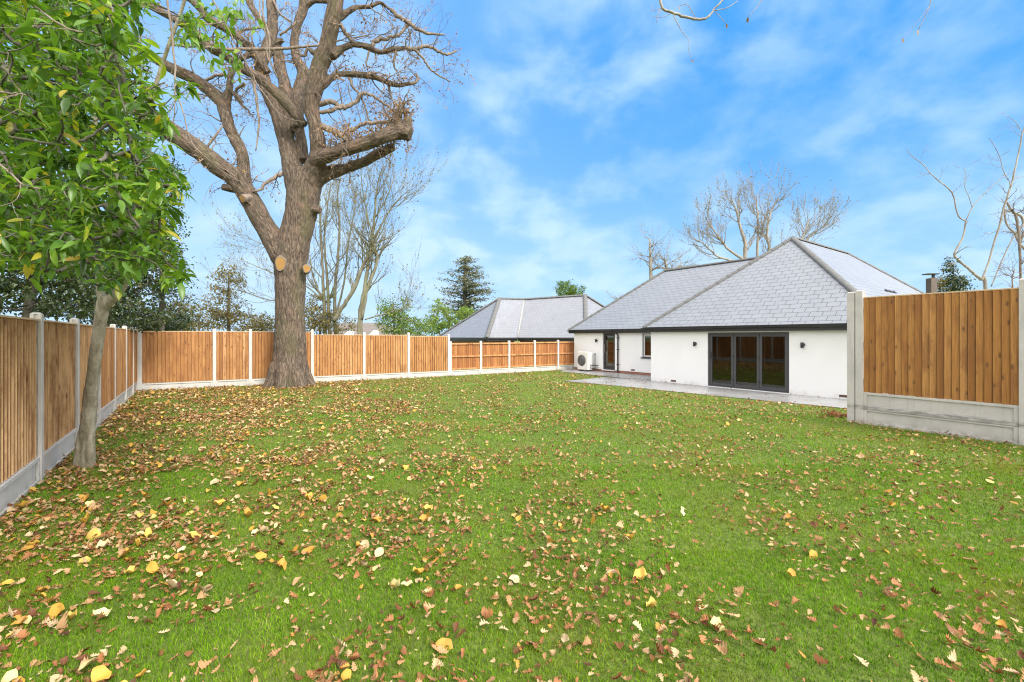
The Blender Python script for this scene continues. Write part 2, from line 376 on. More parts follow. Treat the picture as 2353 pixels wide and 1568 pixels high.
# plan of the garden
CORNER = np.array([-11.88, 14.17]); LF = lambda Y: np.array([-5.615-.706*(Y-5.296), Y])
BK = lambda u: (lambda r: np.array([r*21.2/(1-.592*r), 21.2/(1-.592*r)]))((u-U0)/FP)
LW = lambda u: (lambda r: np.array([r*21.4/(1-.66*r), 21.4/(1-.66*r)]))((u-U0)/FP)
# house frame from the fit
th = .625; E_ = np.array([math.sin(th), -math.cos(th), 0]); N_ = np.array([math.cos(th), math.sin(th), 0]); ZV = np.array([0, 0, 1.])
A_ = np.array([5.056, 17.317, 0]); WB, TP, ZE, LB, SB, LM, WM, OV = 7.53, .871, 2.081, 5.35, 1.918, 6.25, 6.877, .212
WL = A_+OV*(E_+N_)                      # wall corner of the projecting wing
ML = A_+SB*N_-LM*E_+OV*(E_+N_)          # left wall corner of the main range
def s_at(o, u):                          # distance along the facade from o where the picture column u falls
    r = (u-U0)/FP; return (r*o[1]-o[0])/(E_[0]-r*E_[1])
def z_at(p, v): return CZ-(v-V0)/FP*p[1]

# ------------------------------------------------------------------ fences
def post(mb, c, ex, ey, h, w=.1, d=.1):
    """square concrete post with chamfered top and a slot down each side"""
    for sx_ in (-1, 1):
        mb.box(np.array([c[0], c[1], h/2-.02])+ex*sx_*(w/2-.012)*0+ey*sx_*(d/2-.017), ex*w/2, ey*.017, ZV*(h/2+.02))
    mb.box(np.array([c[0], c[1], h/2-.02]), ex*(w/2-.012), ey*(d/2-.034), ZV*(h/2+.02))
    t = .02; cc = np.array([c[0], c[1], h]); a = [cc+ex*i*w/2+ey*j*d/2 for i, j in ((-1, -1), (1, -1), (1, 1), (-1, 1))]
    bq = [cc+ex*i*(w/2-t)+ey*j*(d/2-t)+ZV*t for i, j in ((-1, -1), (1, -1), (1, 1), (-1, 1))]
    for k in range(4): mb.quad([a[k], a[(k+1) % 4], bq[(k+1) % 4], bq[k]])
    mb.quad(bq)
def boards(mb, B, x0, x1, z0, z1, side, pitch=.098, shade=None, flip=False, norear=False):
    """feather-edge boards with narrow gaps; dark backing and edges paint in the shade between"""
    n = max(3, int(round((x1-x0)/pitch))); w = (x1-x0)/n
    if not norear: mb.bb((x0, min(side*.001, side*.003), z0+.004), (x1, max(side*.001, side*.003), z1-.006), B, 0.)  # near-black sheet behind the gaps, painted as their shade
    o, ex, ey, ez = B; base = random.random()*.3
    for k in range(n):
        a, b = x0+k*w, x0+(k+1)*w+.014
        r = min(.9, max(.1, shade(k/n) if shade else base+.35+random.gauss(0, .33)))
        zt = z1+random.uniform(-.004, .004); zb = z0+random.uniform(-.003, .003); jj = random.uniform(-.002, .002)
        P = []; a, b = a+.005, b-.019
        for x, t0, t1 in (((a, .0, .030+jj), (b, .0, .006+jj)) if not flip else ((a, .0, .006+jj), (b, .0, .021+jj))):
            for z in (zb, zt):
                for y in (t0, t1): P.append(o+x*ex+side*(y+.004)*ey+z*ez)
        bs = len(mb.V); mb.V += P
        for f in ((0, 1, 3, 2), (4, 6, 7, 5), (0, 2, 6, 4), (1, 5, 7, 3), (0, 4, 5, 1), (2, 3, 7, 6)):
            mb.F.append(tuple(bs+q for q in f)); mb.A.append((.96 if flip else 0.) if f == ((4, 6, 7, 5) if flip else (0, 1, 3, 2)) else r); mb.UV += [(0, 0)]*4  # thick edge coloured dark as painted shade, except on flipped boards
def gravel(mb, B, x0, x1, z0, h, side, double=False):
    """concrete base board with a raised rim round a sunk panel"""
    mb.bb((x0, -.012, z0-.05), (x1, .012, z0+h), B)
    s0, s1 = (.012, .036) if side > 0 else (-.036, -.012); e = .06
    mb.bb((x0+.02, s0, z0+h-.045), (x1-.02, s1, z0+h-.002), B); mb.bb((x0+.02, s0, z0-.04), (x1-.02, s1, z0+.045), B)
    mb.bb((x0+.02, s0, z0+.045), (x0+.02+e, s1, z0+h-.045), B); mb.bb((x1-.02-e, s0, z0+.045), (x1-.02, s1, z0+h-.045), B)
def fence_run(pts, hs, base, side, label, wood='wood', conc='concrete_pale', post_h=None, rails=False, nbase=1, shades=None, postw=.1, skip_last=False, flip=False):
    root = thing('panel_fence', (*pts[0], 0), label, 'fence')
    for k in range(len(pts)-1):
        p, q = pts[k], pts[k+1]; B = frame(p, q); L = float(np.linalg.norm(np.array(q)-p)); h = hs[k]
        x0, x1 = postw/2, L-postw/2
        mb = MB()
        if rails:
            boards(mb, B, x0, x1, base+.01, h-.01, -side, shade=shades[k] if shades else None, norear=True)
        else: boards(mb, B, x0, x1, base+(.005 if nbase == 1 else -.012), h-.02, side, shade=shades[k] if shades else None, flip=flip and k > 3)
        pn = mb.build('panel', M[wood], root)
        if rails:
            for z in (base+.02, (base+h)/2-.03, h-.07):
                r = MB(); r.bb((x0, min(side*.0, side*.05), z), (x1, max(side*.0, side*.05), z+.07), B, .8); r.build('rail', M['wood'], pn, bevel=.004)
        else:
            c = MB(); c.bb((x0, -.03, h-.02), (x1, .038, h+.002), B, .9); c.build('capping_rail', M['cap'], pn, bevel=.003)
            for z in (base+.2, (base+h)/2, h-.25):
                r = MB(); r.bb((x0, -.045 if side > 0 else .006, z), (x1, -.006 if side > 0 else .045, z+.05), B, .6); r.build('rail', M['wood'], pn)
        for m_ in range(nbase):
            g = MB(); gravel(g, B, x0-.02, x1+.02, base/nbase*m_, base/nbase-(.003 if nbase == 1 else .014), side); g.build('gravel_board', M[conc], root, bevel=.003)
    for k, p in enumerate(pts):
        if skip_last and k == len(pts)-1: continue
        q = pts[k+1] if k < len(pts)-1 else p; pr = pts[k-1] if k else p
        B = frame(pr, q) if not np.allclose(pr, q) else frame(p, q)
        hh = post_h[k] if post_h else max(hs[max(0, k-1)], hs[min(k, len(hs)-1)])+.06
        mb = MB(); post(mb, p, B[1], B[2], hh, postw, postw); mb.build('post', M[conc], root, bevel=.004)
    return root
# left run: corner towards the camera and past it
ly = [14.17, 13.2, 11.85, 10.18, 8.55, 6.95, 5.3, 3.67, 2.0, .3]
lp = [LF(y) for y in ly]
fence_run(lp, [1.925]*9, .31, 1, 'tall ribbed timber fence along the left edge of lawn beside leaning pale trunk', 'wood', 'concrete_pale', flip=True, shades=[None]*4+[lambda f: .24+random.gauss(0, .12)]*5)
# back run, tall
bp = [CORNER+np.array([.09, .05])]+[BK(u) for u in (492.5, 575, 640, 717, 836, 938, 1030)]
light = lambda f: .75+random.gauss(0, .07) if f > .62 else .55+random.gauss(0, .1)
amber = lambda f: .3+random.gauss(0, .1)
fence_run(bp, [1.90, 1.90, 1.90, 1.90, 1.795, 1.79, 1.745], .235, -1,
          'tall orange timber fence across the back of lawn behind the big oak trunk', 'wood', 'concrete_pale',
          post_h=[1.96, 1.97, 1.97, 1.95, 1.965, 1.87, 1.87, 1.81], shades=[amber, None, amber, amber, lambda f: .62+random.gauss(0, .12), light, lambda f: .6+random.gauss(0, .08), None])
wp = [LW(u) for u in (1034, 1104, 1168.8, 1227.7, 1281.4, 1325)]
fence_run(wp, [1.44, 1.445, 1.45, 1.46, 1.47], .24, -1, 'lower reddish timber fence with cross rails between the tall fence and white bungalow', 'wood_red', 'concrete_pale', rails=True)
# right run
rp = [np.array([6.93, 8.92]), np.array([8.10, 7.07]), np.array([9.25, 5.25]), np.array([10.4, 3.4])]
rr = fence_run(rp, [2.5]*3, .64, -1, 'tall golden timber fence at the right edge on two stacked concrete base boards', 'wood_new', 'concrete', post_h=[2.62]*4, nbase=2, postw=.125)
B = frame(rp[0], rp[1]); mb = MB(); post(mb, np.array([*rp[0], 0])-B[1]*.14, B[1], B[2], 2.6, .125, .125); mb.build('post', M['concrete'], rr, bevel=.004)

# ------------------------------------------------------------------ bungalow
house = thing('bungalow', tuple(WL), 'white rendered bungalow with grey slate hipped roof and dark glazed folding doors', 'house')
def wall_panel(mb, o, ex, L, z0, z1, ops, depth, nrm):
    """wall face with openings and their reveals; ops = (s0,s1,za,zb); nrm points into the house"""
    xs_ = sorted({0., L, *[a for q in ops for a in q[:2]]}); zs = sorted({z0, z1, *[a for q in ops for a in q[2:]]})
    for a, b in zip(xs_, xs_[1:]):
        for c, d in zip(zs, zs[1:]):
            m = ((a+b)/2, (c+d)/2)
            if any(q[0] < m[0] < q[1] and q[2] < m[1] < q[3] for q in ops): continue
            mb.quad([o+ex*a+ZV*c, o+ex*b+ZV*c, o+ex*b+ZV*d, o+ex*a+ZV*d])
    for a, b, c, d in ops:
        for p, q, r, s in (((a, c), (b, c), 0, 0), ((b, c), (b, d), 0, 0), ((b, d), (a, d), 0, 0), ((a, d), (a, c), 0, 0)):
            P = o+ex*p[0]+ZV*p[1]; Q = o+ex*q[0]+ZV*q[1]; mb.quad([P, Q, Q+nrm*depth, P+nrm*depth])
ZT = ZE-.10
bf = (s_at(WL, 1625.4), s_at(WL, 1812.8)); bz = (.04, z_at(WL+E_*bf[0], 764.6))
dr = (s_at(ML, 1384.7), s_at(ML, 1412.5)); dz = (.12, z_at(ML+E_*dr[0], 766))
wi = (s_at(ML, 1475.3), s_at(ML, 1475.3)+1.15); wz = (z_at(ML+E_*wi[0], 821.5), z_at(ML+E_*wi[0], 767))
lenB = WB-2*OV; lenM = LM+1.2
mb = MB()
wall_panel(mb, WL, E_, lenB, 0, ZT, [(bf[0], bf[1], bz[0], bz[1])], .12, N_)
wall_panel(mb, ML+ZV*0, E_, lenM, .13, ZT, [(dr[0], dr[1], dz[0]+.011, dz[1]), (wi[0], wi[1], wz[0], wz[1])], .12, N_)
mb.quad([WL+N_*2.6, WL, WL+ZV*ZT, WL+N_*2.6+ZV*ZT])                                     # left return of the wing
wr = WL+E_*lenB; mb.quad([wr, wr+N_*12, wr+N_*12+ZV*ZT, wr+ZV*ZT])                      # right side
mb.quad([ML+N_*6.4, ML, ML+ZV*ZT, ML+N_*6.4+ZV*ZT])                                     # left end
mb.quad([ML+N_*6.4, ML+N_*6.4+ZV*ZT, ML+N_*6.4+E_*8+ZV*ZT, ML+N_*6.4+E_*8])
mb.build('wall', M['render'], house)
# brick plinth under the main range
pl = MB(); L = lenM
def pq(a, b, c, d): pl.quad([a, b, c, d], uv=[(0, 0), (np.linalg.norm(b-a), 0), (np.linalg.norm(b-a), .13), (0, .13)])
pq(ML+N_*.012, ML+N_*.012+E_*L, ML+N_*.012+E_*L+ZV*.13, ML+N_*.012+ZV*.13)
pq(ML+N_*6+E_*.012, ML+E_*.012, ML+E_*.012+ZV*.13, ML+N_*6+E_*.012+ZV*.13)
pl.build('plinth', M['brick'], house)
# rooms behind the glass
rm = MB()
for o, s0, s1, dp, zt in ((WL, .15, lenB-.15, 4.5, ZT-.02), (ML, .15, lenM-1.6, 2.8, ZT-.02)):
    a = o+E_*s0+N_*.125; b = o+E_*s1+N_*.125; c = b+N_*dp; d = a+N_*dp
    rm.quad([a+ZV*zt, b+ZV*zt, c+ZV*zt, d+ZV*zt]); rm.quad([d+ZV*.02, c+ZV*.02, c+ZV*zt, d+ZV*zt])
    rm.quad([b+ZV*.02, c+ZV*.02, c+ZV*zt, b+ZV*zt]); rm.quad([a+ZV*.02, d+ZV*.02, d+ZV*zt, a+ZV*zt])
rm.build('room_lining', M['inside'], house)
fl = MB()
for o, s0, s1, dp in ((WL, .15, lenB-.15, 4.5), (ML, .15, lenM-1.6, 2.8)):
    a = o+E_*s0+N_*.125+ZV*.03; fl.quad([a, a+E_*(s1-s0), a+E_*(s1-s0)+N_*dp, a+N_*dp])
fl.build('room_floor', M['insidefloor'], house)

def roof_face(mb, pts, e0, ed, up):
    """polygon with uv in metres: along the eave, up the slope"""
    uv = [(float(np.dot(p-e0, ed))+50, float(np.dot(p-e0, up))+50) for p in pts]; mb.quad(pts, uv=uv)
def hip_roof(mb, o, ex, en, W_, D_, k, ze, ridge_along='n', L_=None):
    """o = eave corner; returns apex points"""
    zr = ze+k*TP; ck = math.hypot(1, TP)
    z = ZV*ze; o = o+z
    if ridge_along == 'n':
        c = [o, o+ex*W_, o+ex*W_+en*(L_+2*k), o+en*(L_+2*k)]
        a1 = o+(ex+en)*k+ZV*k*TP; a2 = a1+en*L_
        fs = [((c[0], c[1], a1), ex, en), ((c[1], c[2], a2, a1), en, -ex), ((c[2], c[3], a2), -ex, -en), ((c[3], c[0], a1, a2), -en, ex)]
    else:
        c = [o, o+ex*W_, o+ex*W_+en*D_, o+en*D_]
        a1 = o+(ex+en)*k+ZV*k*TP; a2 = a1+ex*(W_-2*k)
        fs = [((c[0], c[1], a2, a1), ex, en), ((c[1], c[2], a2), en, -ex), ((c[2], c[3], a1, a2), -ex, -en), ((c[3], c[0], a1), -en, ex)]
    for pts, ed, inn in fs:
        up = (inn+ZV*TP)/ck; roof_face(mb, list(pts), pts[0], ed, up)
    mb.quad([c[3], c[2], c[1], c[0]])
    return c, a1, a2
def ridge_tiles(mb, p, q, r=.09, step=.42):
    p = np.asarray(p, float); q = np.asarray(q, float); d = q-p; L = np.linalg.norm(d); d /= L; n = max(1, int(L/step))
    a = np.cross(d, ZV); a /= np.linalg.norm(a); b = np.cross(a, d); sd = 9
    for k in range(n):
        s0, s1 = L*k/n, L*(k+1)/n+.03; r0, r1 = r*(1.12 if k % 1 == 0 else 1), r*.97
        rings = []
        for s, rr_ in ((s0, r1), (s0+.03, r0*1.0), (s1, r1*1.0)):
            rings.append([p+d*s+a*math.cos(t)*rr_*1.15+b*(math.sin(t)*rr_*.85-.03) for t in np.linspace(-.15, math.pi+.15, sd)])
        for u_, v_ in zip(rings, rings[1:]):
            for i_ in range(sd-1): mb.quad([u_[i_], u_[i_+1], v_[i_+1], v_[i_]])
        e = rings[0]; mb.quad(e); mb.quad(list(reversed(rings[-1])))
kB = WB/2; kM = WM/2
rb = MB(); cB, aB1, aB2 = hip_roof(rb, A_, E_, N_, WB, None, kB, ZE, 'n', LB)
wing_roof = rb.build('roof', M['slate'], house)
rm_ = MB(); oM = A_+SB*N_-LM*E_
cM, aM1, aM2 = hip_roof(rm_, oM, E_, N_, LM+3.1+kM, WM, kM, ZE-.004, 'e')
main_roof = rm_.build('roof', M['slate'], house); main_roof['label'] = 'slate roof of the lower range on the left'
for par, name, segs in ((wing_roof, 'hip_tiles', [(cB[0], aB1)]), (wing_roof, 'hip_tiles', [(cB[1], aB1)]), (wing_roof, 'hip_tiles', [(cB[2], aB2)]), (wing_roof, 'hip_tiles', [(cB[3], aB2)]), (wing_roof, 'ridge_tiles', [(aB1, aB2)]),
                         (main_roof, 'hip_tiles', [(cM[0], aM1)]), (main_roof, 'hip_tiles', [(cM[3], aM1)]), (main_roof, 'ridge_tiles', [(aM1, aM2)])):
    m_ = MB()
    for p, q in segs: ridge_tiles(m_, p, q)
    m_.build(name, M['hip'], par, smooth=False)
# small vent slots in the right hand slope
for s_ in (.55, .62, .70):
    v_ = MB(); c = cB[1]+N_*(2.2+s_*5.2)-E_*1.35+ZV*(1.35*TP+.03); up = (-E_+ZV*TP)/math.hypot(1, TP)
    v_.box(c, N_*.13, up*.05, np.cross(N_, up)*.02); v_.build('roof_vent', M['black'], wing_roof)
# fascia, soffit and gutter
def eave(o, ex, inn, L, out=True, z=ZE):
    f = MB(); B_ = (o+ZV*0, ex, inn, ZV)
    f.bb((0, .02, z-.185), (L, .045, z-.006), B_); f.bb((0.02, .045, z-.187), (L-.02, OV+.02, z-.17), B_)
    f.build('fascia', M['black'], house)
    g = MB(); sd = 8; th_ = np.linspace(math.pi, 2*math.pi, sd); r = .058
    prof = [(math.cos(t)*r-.045, math.sin(t)*r+z-.03) for t in th_]+[(math.cos(t)*(r-.005)-.045, math.sin(t)*(r-.005)+z-.03) for t in th_[::-1]]
    n_ = len(prof)
    for a in range(n_):
        p, q = prof[a], prof[(a+1) % n_]; g.quad([o+inn*p[0]+ZV*p[1], o+ex*L+inn*p[0]+ZV*p[1], o+ex*L+inn*q[0]+ZV*q[1], o+inn*q[0]+ZV*q[1]])
    for s_ in (0, L): g.quad([o+ex*s_+inn*p[0]+ZV*p[1] for p in prof[:sd]])
    for s_ in np.arange(.4, L, .9): g.bb((s_-.012, -.108, z-.095), (s_+.012, .02, z-.085), B_)
    g.build('gutter', M['black'], house)
eave(A_, E_, N_, WB); eave(oM, E_, N_, LM-.05, z=ZE-.004); eave(oM+N_*WM, -N_, E_, WM, z=ZE-.004); eave(A_+E_*WB, N_, -E_, LB+2*kB)
eave(A_+N_*(SB-.05), -N_, E_, SB-.05)
# glazing
def frame_box(mb, B_, a, b, c, d, w, y0, y1, wb=None):
    wb = wb or w
    mb.bb((a, y0, c), (a+w, y1, d), B_); mb.bb((b-w, y0, c), (b, y1, d), B_); mb.bb((a+w, y0, d-w), (b-w, y1, d), B_); mb.bb((a+w, y0, c), (b-w, y1, c+wb), B_)
HB = (WL, E_, N_, ZV)
door = MB(); frame_box(door, HB, bf[0]+.003, bf[1]-.003, bz[0]+.002, bz[1]-.002, .055, .03, .12, .03)
bif = door.build('folding_door', M['dark'], house, bevel=.003)
a0, a1 = bf[0]+.06, bf[1]-.06; lw = (a1-a0)/3
for k in range(3):
    lf = MB(); x0, x1 = a0+k*lw+.004, a0+(k+1)*lw-.004
    frame_box(lf, HB, x0, x1, bz[0]+.036, bz[1]-.062, .075, .045, .10, .085); leaf = lf.build('door_leaf', M['dark'], bif, bevel=.003)
    g = MB(); g.bb((x0+.07, .068, bz[0]+.115), (x1-.07, .076, bz[1]-.13), HB); g.build('pane', M['glass'], bif)
    if k == 0:
        h = MB(); h.bb((x0+.022, .02, .98), (x0+.05, .045, 1.2), HB); h.bb((x0+.026, .0, 1.06), (x0+.046, .02, 1.08), HB); h.bb((x0+.026, -.012, 1.06), (x0+.14, .0, 1.08), HB); h.build('handle', M['black'], bif, bevel=.002)
    elif True:
        h = MB()
        for z_ in (.25, 1.02, 1.72): h.bb((x0-.02, .028, z_), (x0+.012, .045, z_+.09), HB)
        h.build('hinge', M['black'], bif, bevel=.002)
sl = MB(); sl.bb((bf[0], -.05, .012), (bf[1], .03, bz[0]), HB); sl.build('threshold', M['whitepaint'], bif, bevel=.003)
HM = (ML, E_, N_, ZV)
bd = MB(); frame_box(bd, HM, dr[0]+.003, dr[1]-.003, dz[0]+.014, dz[1]-.003, .05, .04, .12); backdoor = bd.build('back_door', M['dark'], house, bevel=.003)
lf = MB(); frame_box(lf, HM, dr[0]+.06, dr[1]-.06, dz[0]+.066, dz[1]-.056, .07, .05, .10, .12); lf.build('door_leaf', M['black'], backdoor, bevel=.003)
g = MB(); g.bb((dr[0]+.12, .07, dz[0]+.17), (dr[1]-.12, .078, dz[1]-.12), HM); g.build('pane', M['glass'], backdoor)
h = MB(); h.bb((dr[0]+.075, .01, .95), (dr[0]+.095, .03, 1.35), HM); h.bb((dr[0]+.075, .03, .97), (dr[0]+.095, .05, .99), HM); h.bb((dr[0]+.075, .03, 1.3), (dr[0]+.095, .05, 1.32), HM); h.build('handle', M['steel'], backdoor)
h = MB(); h.bb((dr[0]-.02, -.06, dz[0]-.03), (dr[1]+.02, .04, dz[0]+.011), HM); h.build('threshold', M['whitepaint'], backdoor)
wf = MB(); frame_box(wf, HM, wi[0]+.003, wi[1]-.003, wz[0]+.003, wz[1]-.003, .03, .035, .12); win = wf.build('window', M['dark'], house, bevel=.003)
lf = MB(); frame_box(lf, HM, wi[0]+.035, wi[1]-.035, wz[0]+.035, wz[1]-.035, .05, .05, .11); lf.build('sash', M['whitepaint'], win, bevel=.003)
g = MB(); g.bb((wi[0]+.08, .07, wz[0]+.08), (wi[1]-.08, .078, wz[1]-.08), HM); g.build('pane', M['glass'], win)
g = MB(); g.bb((wi[0]-.06, -.055, wz[0]-.045), (wi[1]+.03, .03, wz[0]+.003), HM); g.build('sill', M['dark'], win, bevel=.003)
# downpipe, lights, air bricks, tap
sd_ = s_at(ML, 1421); P0 = ML+E_*sd_-N_*.06
pts, rad = smoothline([ML+E_*(sd_-.28)-N_*.10+N_*-.16+ZV*(ZE-.09), ML+E_*(sd_-.27)-N_*.25+ZV*(ZE-.13), ML+E_*(sd_-.05)-N_*.08+ZV*(ZE-.22), P0+ZV*(ZE-.34), P0+ZV*1.2, P0+ZV*.05], [.034]*6, 5)
V, F = tubes([(pts, rad)], 12); dp = mk('downpipe', V, F, M['black'], house, smooth=True)
for z_ in (.4, 1.1, 1.65):
    c = MB(); c.bb((sd_-.055, -.1, z_), (sd_+.055, .0, z_+.03), HM); c.build('pipe_clip', M['black'], dp)
for o, u, v in ((ML, 1371.2, 782.8), (WL, 1597.9, 790.3), (WL, 1845.3, 792.8)):
    s_ = s_at(o, u); c = o+E_*s_; z_ = z_at(c, v)
    V, F = tubes([([c+ZV*z_, c+ZV*z_-N_*.02], [.05, .05]), ([c+ZV*(z_-.0)-N_*.02, c+ZV*z_-N_*.07], [.012, .012]),
                  ([c-N_*.085+ZV*(z_-.085), c-N_*.085+ZV*(z_+.07)], [.042, .042])], 14)
    lt = mk('wall_light', V, F, M['black'], house)
    V, F = tubes([([c-N_*.085+ZV*(z_-.088), c-N_*.085+ZV*(z_-.084)], [.032, .032])], 12); mk('lamp_lens', V, F, M['whitepaint'], lt)
for o, u, v in ((ML, 1454, 850.6), (WL, 1547, 875.6), (WL, 1938, 910.6)):
    s_ = s_at(o, u); z_ = z_at(o+E_*s_, v); ab = MB(); Bq = (o, E_, N_, ZV)
    ab.bb((s_-.105, -.006, z_-.032), (s_+.105, .004, z_+.032), Bq)
    for k in range(5): ab.bb((s_-.1+k*.042, -.012, z_-.026), (s_-.085+k*.042, -.006, z_+.026), Bq)
    ab.build('air_brick', plain('air_brick_brown', (.12, .07, .05)), house)
s_ = s_at(ML, 1367.5); c = ML+E_*s_-N_*.02
V, F = tubes([([c+ZV*.13, c+ZV*.85], [.012, .012]), ([c+ZV*.85, c+ZV*.87-N_*.06, c+ZV*.80-N_*.08], [.014, .016, .014]), ([c+ZV*.88+E_*-.03, c+ZV*.88+E_*.04], [.01, .01])], 8)
mk('outdoor_tap', V, F, M['black'], house)
# heat pump
s_ = s_at(ML, 1351)-.02; o = ML-N_*.62+E_*(s_at(ML-N_*.62, 1351)-.02)
hp = thing('heat_pump', tuple(o-E_*.36), 'white heat pump with round dark fan grille at left end of white wall', 'heat pump')
Bh = (o, -E_, N_, ZV); b_ = MB(); b_.bb((0, 0, .09), (.72, .32, .97), Bh); b_.build('casing', M['metalwhite'], hp, bevel=.02)
cfan = o-E_*.42+ZV*.55-N_*.0
rings = []
for r_ in np.linspace(.05, .27, 8): t = np.linspace(0, 2*math.pi, 33); rings.append((np.array([cfan-N_*.018+E_*math.cos(x)*r_+ZV*math.sin(x)*r_ for x in t]), np.full(33, .0045)))
for x in np.linspace(0, math.pi, 7)[:-1]: rings.append((np.array([cfan-N_*.012-E_*math.cos(x)*.27-ZV*math.sin(x)*.27, cfan-N_*.012+E_*math.cos(x)*.27+ZV*math.sin(x)*.27]), np.array([.004, .004])))
V, F = tubes(rings, 5); gr = mk('fan_grille', V, F, M['grille'], hp)
V, F = tubes([([cfan-N_*.001, cfan-N_*.008], [.275, .275])], 32); mk('fan_recess', V, F, M['grille'], gr)
ft = MB(); ft.bb((.05, .02, 0), (.13, .3, .09), Bh); ft.bb((.59, .02, 0), (.67, .3, .09), Bh); ft.build('foot', M['black'], hp)
V, F = tubes([smoothline([o+E_*.005+N_*.16+ZV*.35, o+E_*.07+N_*.2+ZV*.32, o+E_*.09+N_*.5+ZV*.30, o+E_*.09+N_*.62+ZV*.3], [.02]*4, 4), smoothline([o+E_*.005+N_*.16+ZV*.22, o+E_*.06+N_*.2+ZV*.18, o+E_*.08+N_*.62+ZV*.18], [.016]*3, 4)], 8)
mk('pipe', V, F, M['black'], hp, smooth=True)

# patio and path
def slab(name, pts, z, mat, rot, th_=.05):
    P = [np.array([*p[:2], z]) for p in pts]; mb = MB(); d = np.array([math.cos(rot), math.sin(rot)]); e = np.array([-d[1], d[0]])
    mb.quad(P, uv=[(float(np.dot(p[:2], d)), float(np.dot(p[:2], e))) for p in P])
    for a, b in zip(P, P[1:]+P[:1]): mb.quad([a-ZV*th_, b-ZV*th_, b, a])
    return tag(mb.build(name, mat), kind='structure')
rot = math.atan2(E_[1], E_[0])
G2 = lambda u, v: G(u, v)
PATIO = [G2(1296, 877), G2(1340, 873.2), G2(1386, 868), WL-E_*.0+N_*.1-E_*.4, WL+N_*.1, WL+N_*.1+E_*lenB, WL+N_*.1+E_*lenB-N_*1.9, G2(1941, 940), G2(1770, 923.5), G2(1599, 906.5), G2(1450, 891)]
slab('patio', PATIO, .02, M['paving'], rot)
PATH = [G2(1287, 855.2), G2(1340, 860), G2(1392, 866.2), WL-E_*.42+N_*.0, WL-E_*.01+N_*.6, WL-E_*.01+N_*2.1, ML+N_*.02+E_*(lenM-2), ML+N_*.02-E_*.35]
slab('path', PATH, .024, M['paving'], rot)
leafshape = None

# ------------------------------------------------------------------ neighbour buildings
nb = thing('bungalow', (1.0, 32, 0), 'neighbouring bungalow with pale grey slate hips behind the lower fence', 'house')
pL, pC, pV, pH = W(1004, 773, 35.5), W(1118, 776.3, 30), W(1189, 776.3, 32.), W(1346, 777, 29.5)
zE = 1.655
for p in (pL, pC, pV, pH): p[2] = zE
pA, pT, pR = W(1147, 686, 34), W(1204, 687.5, 34.5), W(1343.8, 678.5, 33)
pRC = W(1500, 776, 36); pRC[2] = zE; pBK = W(1180, 776, 44); pBK[2] = zE; pBL = W(1010, 776, 42); pBL[2] = zE
mb = MB()
def nf(pts):
    pts = [np.asarray(p) for p in pts]; ed = pts[1]-pts[0]; ed[2] = 0; ed = ed/np.linalg.norm(ed)
    nn = np.cross(pts[1]-pts[0], pts[2]-pts[0]); nn /= np.linalg.norm(nn); up = np.cross(nn, ed); roof_face(mb, pts, pts[0], ed, up)
nf([pL, pC, pA]); nf([pC, pV, pT, pA]); nf([pV, pH, pR, pT]); nf([pH, pRC, pR]); nf([pRC, pBK, pT, pR]); nf([pBK, pBL, pA, pT]); nf([pBL, pL, pA])
nroof = mb.build('roof', M['slate_far'], nb)
for p, q in ((pL, pA), (pC, pA), (pH, pR), (pRC, pR)):
    m_ = MB(); ridge_tiles(m_, p, q, .13); m_.build('hip_tiles', M['hip'], nroof)
for p, q in ((pA, pT), (pT, pR)):
    m_ = MB(); ridge_tiles(m_, p, q, .11); m_.build('ridge_tiles', M['hip'], nroof)
V, F = tubes([([pV+ZV*.03, pT+ZV*.02], [.05, .05])], 6); mk('valley_lining', V, F, plain('lead', (.38, .38, .36)), nroof)
f = MB(); w_ = MB()
for p, q in ((pL, pC), (pC, pV), (pV, pH), (pH, pRC)):
    B_ = frame(p, q); L = float(np.linalg.norm((q-p)[:2]))
    f.bb((.0, .02, zE-.24), (L, .06, zE+.0), B_); f.bb((0, -.08, zE-.10), (L, .018, zE-.03), B_)
    w_.quad([p*[1, 1, 0]+B_[2]*.35, q*[1, 1, 0]+B_[2]*.35, q*[1, 1, 0]+B_[2]*.35+ZV*(zE-.05), p*[1, 1, 0]+B_[2]*.35+ZV*(zE-.05)], uv=[(0, 0), (L, 0), (L, zE), (0, zE)])
f.build('fascia', M['black'], nb); w_.build('wall', M['brick'], nb)
# old tiled house beyond
oh = thing('house', (-13, 40, 0), 'old brown tiled roof with small white gable showing above the back fence', 'house')
mb = MB(); y0 = 40
a, b = W(752, 770, y0), W(885, 770, y0-1); c, d = W(872, 742, y0+3), W(778, 742, y0+4)
for p in (a, b): p[2] = 1.75
c[2] = d[2] = 3.05
a2 = a+np.array([2.2, 9, 0]); b2 = b+np.array([2.2, 9, 0]); nf2 = nf
mb = MB(); nf([a, b, c, d]); nf([b, b2, c]); nf([b2, a2, d, c]); nf([a2, a, d]); mb.build('roof', M['old_tile'], oh)
w_ = MB(); w_.quad([a*[1, 1, 0], b*[1, 1, 0], b, a]); w_.quad([b*[1, 1, 0], b2*[1, 1, 0], b2, b]); w_.quad([b2*[1, 1, 0], a2*[1, 1, 0], a2, b2]); w_.quad([a2*[1, 1, 0], a*[1, 1, 0], a, a2]); w_.build('wall', M['render'], oh)
